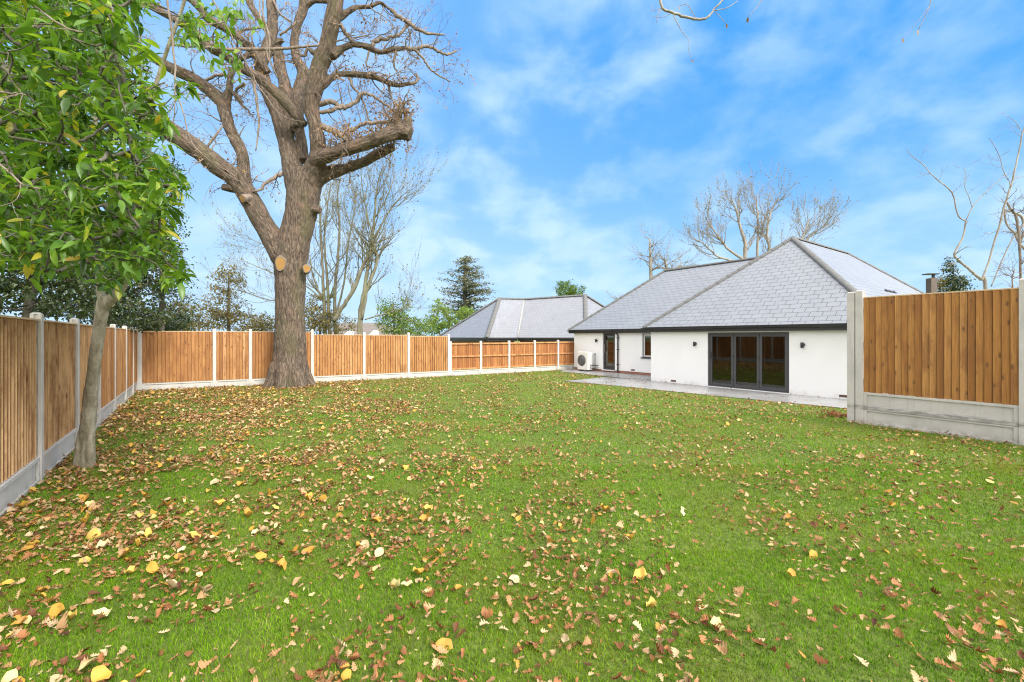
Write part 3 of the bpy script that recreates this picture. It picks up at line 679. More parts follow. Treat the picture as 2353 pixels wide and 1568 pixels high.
for u in (857, 797):
    p = W(u, 770, y0-.9); w = .65 if u == 857 else .4; zt = 2.25; g = MB()
    e1 = np.array([w, 0, 0])
    P = [p*[1, 1, 0]-e1+ZV*1.6, p*[1, 1, 0]+e1+ZV*1.6, p*[1, 1, 0]+ZV*zt]; Q = [x+np.array([0, 1.6, 0]) for x in P]
    g.quad(P); g.quad([P[0], P[2], Q[2], Q[0]]); g.quad([P[1], Q[1], Q[2], P[2]]); g.build('gable', M['render'], oh)
fl_ = thing('chimney', tuple(W(2140, 774, 24)*[1, 1, 0]), 'brick chimney stack with dark flat cowl just above the right fence', 'chimney')
p = W(2140, 774, 24)*[1, 1, 0]; zt = z_at(p, 640); mb = MB(); mb.box(p+ZV*zt/2, (.16, 0, 0), (0, .16, 0), ZV*zt/2); mb.build('stack', plain('stack_brown', (.10, .075, .06)), fl_)
mb = MB(); mb.box(p+ZV*(zt+.12)+np.array([.1, 0, 0]), (.05, 0, 0), (0, .05, 0), ZV*.12); mb.box(p+ZV*(zt+.22)+np.array([-.05, 0, 0]), (.3, 0, 0), (0, .2, 0), ZV*.025); mb.build('cowl', M['black'], fl_)

# ------------------------------------------------------------------ leaves
def leaf_template(kind):
    if kind == 'laurel':       # long pointed leaf, folded on its midrib and drooping
        ts = np.array([0, .12, .32, .55, .78, 1.]); wd = np.array([.02, .10, .155, .165, .10, .0]); V = []
        for t, w in zip(ts, wd):
            z = -.28*t*t
            V += [(-w, t, z+.35*w), (0, t, z), (w, t, z+.35*w)]
        F = []
        for i in range(5):
            for j in (0, 1): F.append([3*i+j, 3*i+j+1, 3*i+j+4, 3*i+j+3])
        return np.array(V), np.array(F)
    if kind == 'oval':
        V = [(0, 0, 0), (.26, .3, .05), (.3, .62, .06), (0, 1, -.08), (-.3, .62, .04), (-.26, .3, .06)]
        return np.array(V, float), np.array([[0, 1, 2, 3], [0, 3, 4, 5]])
    if kind == 'yellow':       # broad pointed leaf, cupped
        ts = np.array([0, .08, .22, .38, .55, .74, .90, 1.]); wd = [.02, .20, .33, .38, .36, .27, .13, 0]; V = []
        for t, w in zip(ts, wd):
            z = .22*(t-.5)**2*2+.05*math.sin(t*11)
            V += [(-w, t, z+.45*w), (0, t, z), (w, t, z+.30*w+.04*math.sin(t*9))]
        F = []
        for i in range(7):
            for j in (0, 1): F.append([3*i+j, 3*i+j+1, 3*i+j+4, 3*i+j+3])
        return np.array(V), np.array(F)
    # lobed oak leaf, two columns of quads either side of the midrib
    ts = np.array([0, .14, .20, .27, .34, .41, .47, .54, .61, .67, .74, .81, .88, .95, 1.]); wd = np.array([.015, .05, .17, .19, .09, .25, .29, .14, .30, .33, .17, .26, .25, .14, .03]); V = []
    for i, (t, w) in enumerate(zip(ts, wd)):
        z = .5*(t-.45)**2
        V += [(-w*(1+.18*math.sin(7*i)), t+.03*(w > .15), z+1.5*w*w), (0, t, z), (w*(1+.2*math.cos(5*i)), t+.05*(w > .15), z+.9*w*w+.1*w)]
    F = []
    for i in range(len(ts)-1):
        for j in (0, 1): F.append([3*i+j, 3*i+j+1, 3*i+j+4, 3*i+j+3])
    return np.array(V), np.array(F)
def rotmats(a, b, c):
    """yaw a about z, after pitch b about x, after roll c about y"""
    ca, sa, cb, sb, cc, sc = np.cos(a), np.sin(a), np.cos(b), np.sin(b), np.cos(c), np.sin(c)
    z = np.zeros_like(a); o = np.ones_like(a)
    Rz = np.stack([ca, -sa, z, sa, ca, z, z, z, o], -1).reshape(-1, 3, 3)
    Rx = np.stack([o, z, z, z, cb, -sb, z, sb, cb], -1).reshape(-1, 3, 3)
    Ry = np.stack([cc, z, sc, z, o, z, -sc, z, cc], -1).reshape(-1, 3, 3)
    return Rz@Rx@Ry
def scatter_leaves(P, size, yaw, pitch, roll, kind, wide=None):
    V, F = leaf_template(kind); n = len(P); Rm = rotmats(yaw, pitch, roll)
    T = np.repeat(V[None], n, 0).astype(float)
    if wide is not None: T[:, :, 0] *= wide[:, None]
    if kind != 'laurel':     # every leaf dries into its own curl, bend and twist
        x0_, y0_, z0_ = T[:, :, 0].copy(), T[:, :, 1].copy(), T[:, :, 2].copy()
        T[:, :, 2] = z0_*rng.uniform(.2, 2.0, (n, 1))+rng.normal(0, .4, (n, 1))*(y0_-.5)**2+rng.normal(0, .6, (n, 1))*x0_*y0_+rng.uniform(0, 1.6, (n, 1))*np.maximum(0, x0_)**2
        T[:, :, 0] = x0_*rng.uniform(.65, 1.1, (n, 1))+rng.normal(0, .14, (n, 1))*y0_**2
    T = T*np.asarray(size)[:, None, None]
    out = np.einsum('nij,nkj->nki', Rm, T)+np.asarray(P)[:, None, :]
    FF = F[None]+np.arange(n)[:, None, None]*len(V)
    return out.reshape(-1, 3), FF.reshape(-1, F.shape[1]), len(F)
def leafobj(name, P, size, yaw, pitch, roll, kind, mat, parent, col_, wide=None):
    V, F, k = scatter_leaves(P, size, yaw, pitch, roll, kind, wide)
    return mk(name, V, F, mat, parent, fattr=np.repeat(np.clip(col_, 0, 1), k))

# growth: join every target to the nearest node of a skeleton, thickness by what each piece carries
def grow(nodes, radii_nodes, targets, rt=.003, jit=.06, mid=2):
    nodes = [np.asarray(p, float) for p in nodes]; par = [-1]*len(nodes); base = len(nodes)
    arr = np.array(nodes); tg = np.asarray(targets); d0 = np.min(np.linalg.norm(tg[:, None]-arr[None], axis=2), axis=1)
    paths = []
    buf = np.zeros((base+len(tg)*(mid+1), 3)); buf[:base] = arr; nn = base; parent = {}
    for i in np.argsort(d0):
        t = tg[i]; D = np.linalg.norm(buf[:nn]-t, axis=1); k = int(np.argmin(D)); p = buf[k].copy(); last = k; L = D[k]
        for m in range(1, mid+2):
            f = m/(mid+1); q = p+(t-p)*f
            if m <= mid: q = q+rng.normal(0, jit*L, 3)+np.array([0, 0, -.10*L*math.sin(math.pi*f)])
            buf[nn] = q; parent[nn] = last; last = nn; nn += 1
    cnt = np.zeros(nn)
    for i in range(nn-1, base-1, -1):
        cnt[i] += 1
        if parent[i] >= base: cnt[parent[i]] += cnt[i]
    L = []
    for i in range(base, nn):
        p = parent[i]; r1 = rt*cnt[i]**.42; r0 = rt*(cnt[p]**.42 if p >= base else cnt[i]**.42*1.2)
        L.append((np.array([buf[p], buf[i]]), np.array([min(r0, r1*1.5), r1])))
    return L, buf[:nn]

# recursive bare branching
def sprout(L, p, d, ln, r, depth, up=.25, spread=.75, gn=.16, kids=(3, 5), seg=5, tips=None, minr=.003):
    pts = [np.array(p)]; dirs = np.array(d, float)/np.linalg.norm(d); rad = [r]; n = seg
    for k in range(n):
        dirs = dirs+rng.normal(0, gn, 3)+np.array([0, 0, up*.18]); dirs /= np.linalg.norm(dirs)
        pts.append(pts[-1]+dirs*ln/n); rad.append(max(minr, r*(1-.62*(k+1)/n)))
    L.append((np.array(pts), np.array(rad)))
    if tips is not None and depth <= 1: tips += pts[2:]
    if depth <= 0: return
    m = rng.integers(kids[0], kids[1]+1)
    for k in range(m):
        f = rng.uniform(.3, 1.) if k else 1.
        i = min(n, int(f*n)); q = pts[i]; a = pts[i]-pts[i-1] if i else dirs; a = a/np.linalg.norm(a)
        s = rng.normal(0, 1, 3); s -= a*np.dot(s, a); s /= np.linalg.norm(s); sp = spread*rng.uniform(.5, 1.2) if k else spread*.35
        sprout(L, q, a+s*sp, ln*rng.uniform(.5, .8), max(minr, rad[i]*rng.uniform(.5, .78)), depth-1, up, spread, gn*1.15, kids, max(3, seg-1), tips, minr)

# ------------------------------------------------------------------ the big oak
YO = 15.54
def oz(x, y, dy=0.):
    """picture position in the oak's tracing grid, at depth YO+dy"""
    return W(306.4+.3908*x, .3908*y, YO+dy)
KR = .3908/FP*YO
oak = thing('oak_tree', (W(664, 774, YO)[0], YO, 0), 'huge oak with thick ridged trunk, sawn stubs and nearly bare crooked limbs', 'tree')
Ltr = [  # traced limbs: (x, y, radius, depth offset)
 [(915,2330,150,0),(915,2275,128,0),(917,2210,112,0),(919,2120,103,0),(920,2000,96,0),(921,1900,91,0),(920,1791,89,0),(922,1640,93,0),(920,1566,98,0),(938,1460,98,0),(962,1350,96,0),(985,1250,98,0),(1000,1150,100,0),(1010,1070,98,0),(1000,1000,85,0)],
 [(985,1150,90,0),(1045,1040,80,-.1),(1080,940,60,-.3),(1086,850,50,-.5),(1070,750,46,-.6),(1047,660,50,-.65),(1050,580,52,-.7),(1068,500,54,-.75),(1090,400,55,-.8),(1130,300,52,-.9),(1152,200,49,-1),(1172,100,48,-1.1),(1195,-20,45,-1.2),(1215,-200,38,-1.3),(1205,-400,30,-1.4)],
 [(990,1150,95,0),(955,1050,80,.1),(930,950,66,.2),(905,850,60,.3),(872,750,56,.4),(845,650,54,.5),(800,560,50,.6),(765,470,46,.7),(745,380,46,.8),(775,310,42,.9),(812,200,38,1),(815,100,38,1.1),(808,-40,36,1.2),(815,-250,28,1.3)],
 [(900,830,50,.3),(915,700,45,.5),(905,580,44,.7),(885,480,42,.9),(860,380,40,1.1),(845,280,36,1.2),(800,200,30,1.3),(740,110,28,1.4),(690,30,26,1.5),(650,-80,24,1.6)],
 [(960,760,40,.2),(965,640,40,.5),(975,540,46,.9),(1000,430,44,1.2),(960,350,34,1.3),(945,250,32,1.4),(965,140,32,1.5),(1000,40,34,1.6),(985,-80,28,1.7)],
 [(1000,40,24,1.6),(1060,10,18,1.6),(1140,5,15,1.5)],
 [(1010,740,30,-.3),(960,680,34,-.4),(900,610,34,-.55),(820,530,32,-.7),(740,460,31,-.85),(640,400,29,-1),(540,330,28,-1.15),(460,285,28,-1.3),(380,210,26,-1.4),(300,150,26,-1.5),(180,80,24,-1.6),(60,20,22,-1.7),(-80,-40,18,-1.8)],
 [(790,430,30,.6),(740,350,30,.4),(680,280,30,.2),(600,210,30,0),(520,160,28,-.2),(440,110,26,-.3),(390,50,24,-.4),(320,-10,20,-.5)],
 [(925,1570,85,0),(870,1500,80,-.05),(805,1385,70,-.1),(742,1275,68,-.2),(690,1180,66,-.3),(640,1100,62,-.4),(590,1040,60,-.5),(500,980,62,-.7),(400,900,62,-.9),(300,830,61,-1.1),(200,760,62,-1.3),(110,700,60,-1.5),(0,620,55,-1.7),(-120,520,50,-1.9),(-260,400,40,-2.1)],
 [(655,1120,50,-.4),(645,1000,40,-.35),(638,910,38,-.3),(592,810,38,-.3),(552,720,38,-.3),(532,640,42,-.3),(545,590,36,-.3),(562,540,26,-.3),(567,470,22,-.3),(578,400,20,-.25)],
 [(545,640,40,-.3),(500,580,44,-.35),(430,520,42,-.4),(360,470,40,-.5),(280,430,36,-.6),(180,380,34,-.7),(60,300,30,-.8),(-80,220,26,-.9)],
 [(1070,940,56,-.4),(1130,915,48,-.6),(1200,895,42,-.75),(1300,865,42,-.9),(1400,828,42,-.95),(1480,800,48,-1),(1560,775,54,-.85),(1630,792,44,-.9)],
 [(1560,775,46,-.85),(1548,700,36,-.85),(1562,655,30,-.85),(1592,640,18,-.85)],
 [(1600,770,40,-.85),(1615,710,28,-.9),(1610,690,20,-.9)],
 [(1020,1090,80,0),(1080,1050,60,0),(1150,1018,46,0),(1250,992,35,0),(1350,955,32,-.05),(1430,910,36,-.1),(1500,875,32,-.2),(1535,862,24,-.2)],
 [(640,1110,30,-.4),(570,1108,26,-.45),(520,1102,22,-.5)],
 [(1030,1240,50,0),(1075,1235,32,-.15),(1098,1238,22,-.2)],
 [(1000,950,40,.2),(985,820,36,.3),(975,740,30,.3)],
 [(1100,320,24,-.9),(1060,312,18,-.9),(1035,290,14,-.9)],
 [(1165,330,34,-.9),(1230,283,23,-.8),(1300,262,20,-.7),(1380,278,20,-.6),(1450,308,17,-.5),(1520,292,15,-.4),(1600,282,14,-.3)],
 [(1100,510,26,-.7),(1160,462,22,-.6),(1230,437,20,-.5),(1320,440,20,-.4),(1400,450,20,-.3),(1480,480,18,-.2),(1560,502,16,-.1),(1620,492,13,0)],
 [(1200,110,24,-1),(1260,70,18,-.9),(1320,42,16,-.8),(1390,40,15,-.7),(1450,16,14,-.6),(1510,60,13,-.5)],
 [(880,235,20,1.1),(820,262,20,1.1),(760,295,21,1),(700,312,22,.8),(630,350,18,.6),(575,385,14,.5)],
]
Lth = [
 [(1600,282,13,-.3),(1650,290,12,-.2),(1720,270,10,-.1),(1790,300,9,0),(1840,322,7,.1),(1900,300,5,.2)],
 [(1620,492,12,0),(1672,472,9,.1),(1662,432,6,.1)],
 [(1510,60,13,-.5),(1580,110,12,-.4),(1650,160,11,-.3),(1700,190,10,-.2),(1760,200,7,-.1),(1825,205,5,0)],
 [(1400,275,12,-.6),(1420,242,12,-.6),(1490,225,10,-.5),(1560,210,9,-.4),(1600,160,8,-.3),(1625,120,6,-.2)],
 [(1650,290,9,-.2),(1700,342,7,-.2),(1740,400,6,-.1),(1790,442,5,0),(1865,482,3,.1)],
 [(1080,612,16,-.6),(1170,602,16,-.6),(1240,632,14,-.5),(1300,600,12,-.4),(1350,552,11,-.4),(1400,562,9,-.3),(1460,602,8,-.2),(1522,642,5,-.1)],
 [(1080,662,12,-.6),(1160,652,12,-.6),(1230,628,12,-.5)],
 [(1270,450,10,-.4),(1292,512,8,-.4),(1330,560,7,-.3),(1365,640,6,-.2),(1390,740,5,-.1)],
 [(1215,140,13,-1),(1250,200,11,-.9),(1290,245,10,-.8)],
 [(1500,490,9,-.1),(1512,560,6,0),(1532,612,4,0)],
 [(880,1015,14,0),(840,1040,12,-.2),(790,1070,10,-.3),(750,1112,8,-.4),(700,1130,5,-.5)],
 [(1110,740,18,-.6),(1150,762,17,-.7),(1220,802,16,-.8),(1265,832,12,-.8)],
 [(1280,770,9,-.8),(1340,735,10,-.8),(1420,722,11,-.8),(1520,716,12,-.8)],
 [(700,470,10,-.9),(720,560,8,-.9),(732,650,7,-.8),(736,760,6,-.8),(718,890,3,-.8)],
 [(585,540,10,-.3),(620,600,8,-.2),(662,640,7,-.1),(705,690,4,0)],
 [(640,600,9,-.3),(600,540,8,-.3),(650,490,9,-.5)],
 [(560,450,10,-.3),(500,440,9,-.2),(430,470,8,-.1),(360,480,5,0)],
 [(230,265,7,-1.8),(400,276,8,-1.6),(520,290,9,-1.4),(700,290,9,-1.2),(900,286,8,-1),(1060,270,6,-.9),(1180,262,4,-.9)],
 [(760,0,5,-1.6),(762,90,5,-1.6),(800,230,5,-1.6),(800,350,4,-1.6),(850,460,3,-1.5)],
 [(820,0,7,1),(860,80,7,1),(930,130,6,1)], [(860,210,7,1),(930,160,7,1),(960,120,5,1)],
 [(430,870,7,-.9),(480,800,6,-.9),(525,740,4,-.8)],
 [(1385,300,7,-.6),(1370,380,5,-.5),(1400,400,3,-.5)], [(1030,280,8,-.9),(1000,330,8,-.8),(960,310,5,-.7)],
 [(600,230,8,.2),(640,180,8,.3),(760,160,6,.5)], [(1545,300,8,-.4),(1530,380,6,-.3),(1560,440,4,-.2),(1570,500,3,-.2)],
]
fat = []; segs = []
def mid_jit(P, r): return smoothline(P, r, 4, .05)
for ln in Ltr:
    P = [oz(x, y, d) for x, y, r, d in ln]; r = [a[2]*KR*(.895 if ln[0][0] == 915 else .83) for a in ln]
    if ln[0][0] == 915: P[0][2] = -.25
    q, rr_ = smoothline(P, r, 5, .012); fat.append((q, rr_))
# root flare
bx_ = W(664, 774, YO); bx_[2] = 0
for a in np.linspace(0, 2*math.pi, 8)[:-1]+.3:
    d = np.array([math.cos(a), math.sin(a), 0])
    fat.append(smoothline([bx_+ZV*.75+d*.34, bx_+ZV*.28+d*.50, bx_+ZV*.0+d*.66, bx_-ZV*.2+d*.82], [.26, .24, .19, .12], 4))
V, F = tubes(fat, 20)
tmp = mk('tmp', V, F, None); mdf = tmp.modifiers.new('r', 'REMESH'); mdf.mode = 'VOXEL'; mdf.voxel_size = .034; mdf.use_smooth_shade = True
sm = tmp.modifiers.new('s', 'SMOOTH'); sm.factor = .6; sm.iterations = 5
dg = bpy.context.evaluated_depsgraph_get(); ev = tmp.evaluated_get(dg); me = ev.to_mesh()
nv = len(me.vertices); V = np.empty(nv*3, np.float32); me.vertices.foreach_get('co', V); V = V.reshape(-1, 3).astype(float)
NR = np.empty(nv*3, np.float32); me.vertices.foreach_get('normal', NR); NR = NR.reshape(-1, 3)
Fq = [tuple(p.vertices) for p in me.polygons]; ev.to_mesh_clear(); bpy.data.objects.remove(tmp)
# nearest limb axis gives the bark its direction
SA = []; SBb = []; SL = []; SR = []
for q, r_ in fat:
    acc = 0
    for i in range(len(q)-1):
        l = np.linalg.norm(q[i+1]-q[i]); SA.append(q[i]); SBb.append(q[i+1]); SL.append(acc); SR.append((r_[i]+r_[i+1])/2); acc += l
SA = np.array(SA); SBb = np.array(SBb); SL = np.array(SL); SR = np.array(SR); D = SBb-SA; DL = np.linalg.norm(D, axis=1)
bk = np.zeros((nv, 3)); disp = np.zeros(nv)
for s in range(0, nv, 4000):
    v = V[s:s+4000]; t = np.clip(np.einsum('vsk,sk->vs', v[:, None]-SA[None], D)/DL[None]**2, 0, 1)
    q = SA[None]+t[..., None]*D[None]; ds = np.linalg.norm(v[:, None]-q, axis=2)-SR[None]; k = np.argmin(ds, axis=1); I = np.arange(len(v))
    off = v-q[I, k]; ln_ = SL[k]+t[I, k]*DL[k]; dd = D[k]/DL[k][:, None]
    up = np.where(np.abs(dd[:, 2:3]) < .95, np.array([[0, 0, 1.]]), np.array([[1., 0, 0]])); a = np.cross(dd, np.array([[0., 1, 0]])); a /= np.linalg.norm(a, axis=1)[:, None]+1e-9; b = np.cross(dd, a)
    main_ = k < len(fat[0][0])-1
    bk[s:s+4000] = np.where(main_[:, None], v*np.array([1, 1, .2]), np.stack([np.sum(off*a, 1), np.sum(off*b, 1), ln_*.2], -1))
for i in range(nv):
    b = bk[i]; n1 = mnoise.noise(Vector((b[0]*13, b[1]*13, b[2]*13))); n2 = mnoise.noise(Vector((V[i][0]*2.2, V[i][1]*2.2, V[i][2]*1.6)))
    disp[i] = (abs(n1)*1.7-.4)*.016+n2*.03
V = V+NR*disp[:, None]
trunk = mk('trunk', V, Fq, M['oakbark'], oak, vattr=bk, smooth=True)
# sawn faces
def scar(p, nrm, rx, rz, stub):
    nrm = np.array(nrm, float); nrm /= np.linalg.norm(nrm); a = np.cross(ZV, nrm); a /= np.linalg.norm(a); b = np.cross(nrm, a)
    t = np.linspace(0, 2*math.pi, 28, endpoint=False); wob = 1+.05*np.sin(3*t+1)+.03*np.sin(5*t)
    def ring(s, d): return [p+nrm*d+a*math.cos(x)*rx*s*w+b*math.sin(x)*rz*s*w for x, w in zip(t, wob)]
    c = MB(); R0 = ring(1, stub); c.quad(R0); R1 = ring(1, stub-.02)
    for i in range(28): c.quad([R1[i], R1[(i+1) % 28], R0[(i+1) % 28], R0[i]])
    o = c.build('sawn_face', M['cut'], oak, origin=p)
    m = MB(); prof = [(1.02, stub-.004), (1.16, stub-.0), (1.3, stub-.05), (1.45, stub-.3)]
    for (s0, d0), (s1, d1) in zip(prof, prof[1:]):
        A0, A1 = ring(s0, d0), ring(s1, d1)
        for i in range(28): m.quad([A0[i], A0[(i+1) % 28], A1[(i+1) % 28], A1[i]])
    m.build('bark_collar', M['twig'], oak, smooth=True)
pc = W(645, 606, YO-.52); scar(pc, (.12, -.99, -.03), 9.5/FP*YO, 14/FP*YO, .05)
pc = W(704, 618, YO-.33); scar(pc, (.45, -.89, .0), 6.5/FP*YO, 8/FP*YO, .08)
pc = W(306.4+.3908*648, .3908*1168, YO-.72); scar(pc, (-.3, -.9, -.35), .10, .10, .06)
# thinner limbs
thin = []
for ln in Lth: thin.append(smoothline([oz(x, y, d) for x, y, r, d in ln], [a[2]*KR*.95 for a in ln], 5, .25))
V, F = tubes(thin, 8); mk('branch', V, F, M['twig'], oak, smooth=True)
# twigs: from thin limbs and the upper thick ones
tw = []; tips = []
def twiggy(P, r, n, ln, depth, droop=0., up=.15):
    L_ = len(P)
    for k in range(n):
        i = rng.integers(max(1, int(L_*.2)), L_); d = P[i]-P[i-1]; d /= np.linalg.norm(d)+1e-9; s = rng.normal(0, 1, 3); s -= d*np.dot(s, d); s[1] *= .7; s /= np.linalg.norm(s)+1e-9
        sprout(tw, P[i]+s*r[i]*.6, d*.6+s*.9-ZV*droop, ln*rng.uniform(.5, 1.2), max(.008, min(.03, r[i]*.3)), depth, up, .8, .28, (2, 4), 5, tips, .0035)
for k, (P, r) in enumerate(thin): twiggy(P, r, 6 if k not in (13, 17, 18) else 3, .8, 2, .1 if k in (13, 14) else 0)
for k in (19, 20, 21): twiggy(fat[k][0], fat[k][1], 9, 1.0, 2)
for k in (6, 7, 9, 10, 22): twiggy(fat[k][0], fat[k][1], 7, .9, 2)
for k in (11, 12, 14): twiggy(fat[k][0], fat[k][1], 16, .45, 2)
for k in (8,): twiggy(fat[k][0], fat[k][1], 14, .7, 2)
for k in (1, 2, 3, 4): twiggy(fat[k][0][len(fat[k][0])//3:], fat[k][1][len(fat[k][1])//3:], 7, .8, 2)
P = fat[0][0]
V, F = tubes(tw, 4, cap=False); mk('twigs', V, F, M['twig'], oak)
tips = np.array(tips); sel = rng.random(len(tips)) < .30; tp = tips[sel]
# browner, thicker bunches on the cut limbs
ex_ = []
for k, cnt in ((11, 420), (14, 200), (12, 160), (13, 60), (20, 260), (6, 100)):
    P, r = fat[k]; idx = rng.integers(1, len(P), cnt); ex_.append(P[idx]+rng.normal(0, .05, (cnt, 3))+np.stack([rng.normal(0, .07, cnt), rng.normal(0, .07, cnt), np.abs(rng.normal(0, .12, cnt))+r[idx]], -1))
cc_ = oz(1250, 790, -.8); ex_.append(cc_+rng.normal(0, 1, (420, 3))*np.array([.45, .35, .16]))
tp = np.vstack([tp+rng.normal(0, .03, tp.shape)]+ex_); n = len(tp)
leafobj('leaves', tp, rng.uniform(.05, .10, n), rng.uniform(0, 6.3, n), rng.uniform(-2, .6, n), rng.uniform(-1, 1, n), 'oval', M['brownleaf'], oak, rng.random(n))
print('oak', nv, len(tw), n)

# ------------------------------------------------------------------ near evergreen on the left
YN = 5.92
near = thing('evergreen_tree', tuple(W(200, 774, YN)*[1, 1, 0]), 'leafy evergreen tree with pale leaning trunk beside the left fence', 'tree')
def wz_(L): return [W(u, v, Y) for u, v, r, Y in L], [r/FP*Y*.9*math.cos(math.atan((u-U0)/FP)) for u, v, r, Y in L]
stems = [
 [(200,1092,26,5.92),(200,1070,23,5.92),(200,1010,21,5.92),(203,960,22,5.9),(209,900,19.5,5.9),(216,840,18,5.88),(223,790,18,5.86),(230,740,18,5.84),(237,700,20,5.82),(244,680,17,5.8)],
 [(238,705,17,5.82),(262,682,15,5.78),(282,655,14,5.75),(298,618,12,5.72),(312,580,11.5,5.7),(325,545,10,5.65),(336,500,8.5,5.6),(342,420,8,5.55),(342,320,7,5.5),(347,240,7,5.45),(366,170,6.5,5.4),(387,105,6,5.3),(418,20,5.5,5.2),(440,-60,5,5.1)],
 [(236,705,15,5.84),(231,670,12,5.86),(226,620,11,5.9),(220,560,10.5,5.95),(217,480,10,6),(216,400,9.5,6),(217,300,9.5,6),(220,200,9,6),(224,130,9,5.95),(238,70,7,5.9),(255,0,6.5,5.85),(275,-80,5,5.8)],
]
st = [smoothline(*wz_(L), 5, .03) for L in stems]; st[0][0][0][2] = -.1
# flutes at the foot
bp_ = W(200, 774, YN)*[1, 1, 0]
fl2 = []
for dx in (-.085, .02, .09): fl2.append(smoothline([bp_+np.array([dx, -.05, -.06]), bp_+np.array([dx*.9, -.045, .2]), bp_+np.array([dx*.75+.01, -.03, .45]), bp_+np.array([dx*.5+.02, .0, .65])], [.048, .043, .036, .02], 5))
V, F = tubes(st+fl2, 16); tmp = mk('tmp', V, F, None); mdf = tmp.modifiers.new('r', 'REMESH'); mdf.mode = 'VOXEL'; mdf.voxel_size = .011
sm = tmp.modifiers.new('s', 'SMOOTH'); sm.factor = .6; sm.iterations = 6
ev = tmp.evaluated_get(bpy.context.evaluated_depsgraph_get()); me = ev.to_mesh(); nv = len(me.vertices); V = np.empty(nv*3, np.float32); me.vertices.foreach_get('co', V)
Fq = [tuple(p.vertices) for p in me.polygons]; ev.to_mesh_clear(); bpy.data.objects.remove(tmp); mk('trunk', V.reshape(-1, 3).astype(float), Fq, M['greybark'], near, smooth=True)
# outline of the crown as seen, filled through its depth
crown = np.array([(-60,-60),(120,-60),(300,-60),(430,-40),(462,40),(420,110),(405,160),(440,195),(400,235),(375,290),(360,350),(395,385),(425,410),(415,450),(418,500),(385,545),(400,590),(432,625),(405,660),(345,650),(300,662),(240,655),(180,640),(110,640),(50,610),(-60,600)])
def inside(P, poly):
    x, y = P[:, 0], P[:, 1]; c = np.zeros(len(P), bool); j = len(poly)-1
    for i in range(len(poly)):
        xi, yi = poly[i]; xj, yj = poly[j]; c ^= ((yi > y) != (yj > y)) & (x < (xj-xi)*(y-yi)/(yj-yi+1e-9)+xi); j = i
    return c
cand = np.stack([rng.uniform(-60, 470, 9000), rng.uniform(-60, 670, 9000)], -1); cand = cand[inside(cand, crown)]
# thin where the photograph shows through to the sky and the oak
keep = np.ones(len(cand), bool)
px = .5+.5*np.array([mnoise.noise(Vector((u/70, v/60, 3))) for u, v in cand])
lim = np.where(cand[:, 0] > 330, .62, np.where(cand[:, 1] > 560, .60, .80)) ; lim = np.where((cand[:, 0] > 290) & (cand[:, 1] < 190), .42, lim)
cand = cand[px < lim]; rng.shuffle(cand); cand = cand[:1500]
nC = len(cand); dep = rng.uniform(3.3, 6.6, nC); front = rng.random(nC) < .12; dep[front] = rng.uniform(2.5, 3.3, front.sum())
T = np.array([W(u, v, Y) for (u, v), Y in zip(cand, dep)])
limbs = [ # branches seen in the photo
 [(230,600,5,5.9),(180,560,5,5.0),(120,530,5.5,4.4),(50,480,6,3.9),(-40,440,7,3.6)], [(-20,420,6,3.2),(40,455,5,3.2),(110,478,5,3.2),(180,484,5,3.25),(240,470,4,3.3),(290,445,3.5,3.35),(335,410,3,3.4)],
 [(-20,305,4,3),(60,322,5,3),(140,332,5,3),(200,318,4.5,3.05),(240,290,4,3.1),(290,250,3.5,3.15),(345,205,3,3.2),(378,190,2.5,3.2)],
 [(342,400,5,5.5),(300,380,4,5),(230,360,4,4.5),(160,340,4,4.2)], [(345,250,5,5.4),(260,240,5,4.6),(150,200,5,4),(20,170,5,3.6)], [(217,300,5,6),(150,260,5,5.6),(60,230,5,5.2),(-40,210,5,5)],
 [(312,580,5,5.7),(350,600,4,5.3),(400,620,3,5.1),(420,640,2,5)], [(336,500,5,5.6),(370,470,4,5.2),(405,440,3,5)], [(240,75,5,5.9),(160,60,5,5),(60,40,5,4.3)], [(200,640,3,5.9),(140,600,4,5.4),(60,560,5,5),(-30,520,5,4.8)]]
lb = [smoothline(*wz_(L), 5, .2) for L in limbs]
V, F = tubes(lb, 7); mk('branch', V, F, M['darkbark'], near, smooth=True)
nodes = np.vstack([q[0] for q in st[1:]]+[q[0] for q in lb])
L_, _ = grow(nodes, None, T, .0026, .06, 2)
V, F = tubes(L_, 4, False); mk('twigs', V, F, M['darkbark'], near)
# whorls of leaves at every twig end
nl = rng.integers(7, 13, nC); idx = np.repeat(np.arange(nC), nl); n = len(idx)
wy = rng.uniform(0, 6.28, n); P = T[idx]+rng.normal(0, .035, (n, 3)); sz_ = rng.uniform(.065, .135, n)
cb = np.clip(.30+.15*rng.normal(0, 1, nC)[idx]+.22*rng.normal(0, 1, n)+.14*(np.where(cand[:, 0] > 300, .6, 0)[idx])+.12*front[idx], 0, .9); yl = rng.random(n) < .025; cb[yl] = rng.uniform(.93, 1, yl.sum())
leafobj('leaves', P, sz_, wy, rng.normal(-.22, .55, n), rng.normal(0, .5, n), 'laurel', M['laurel'], near, cb, rng.uniform(.75, 1.15, n))
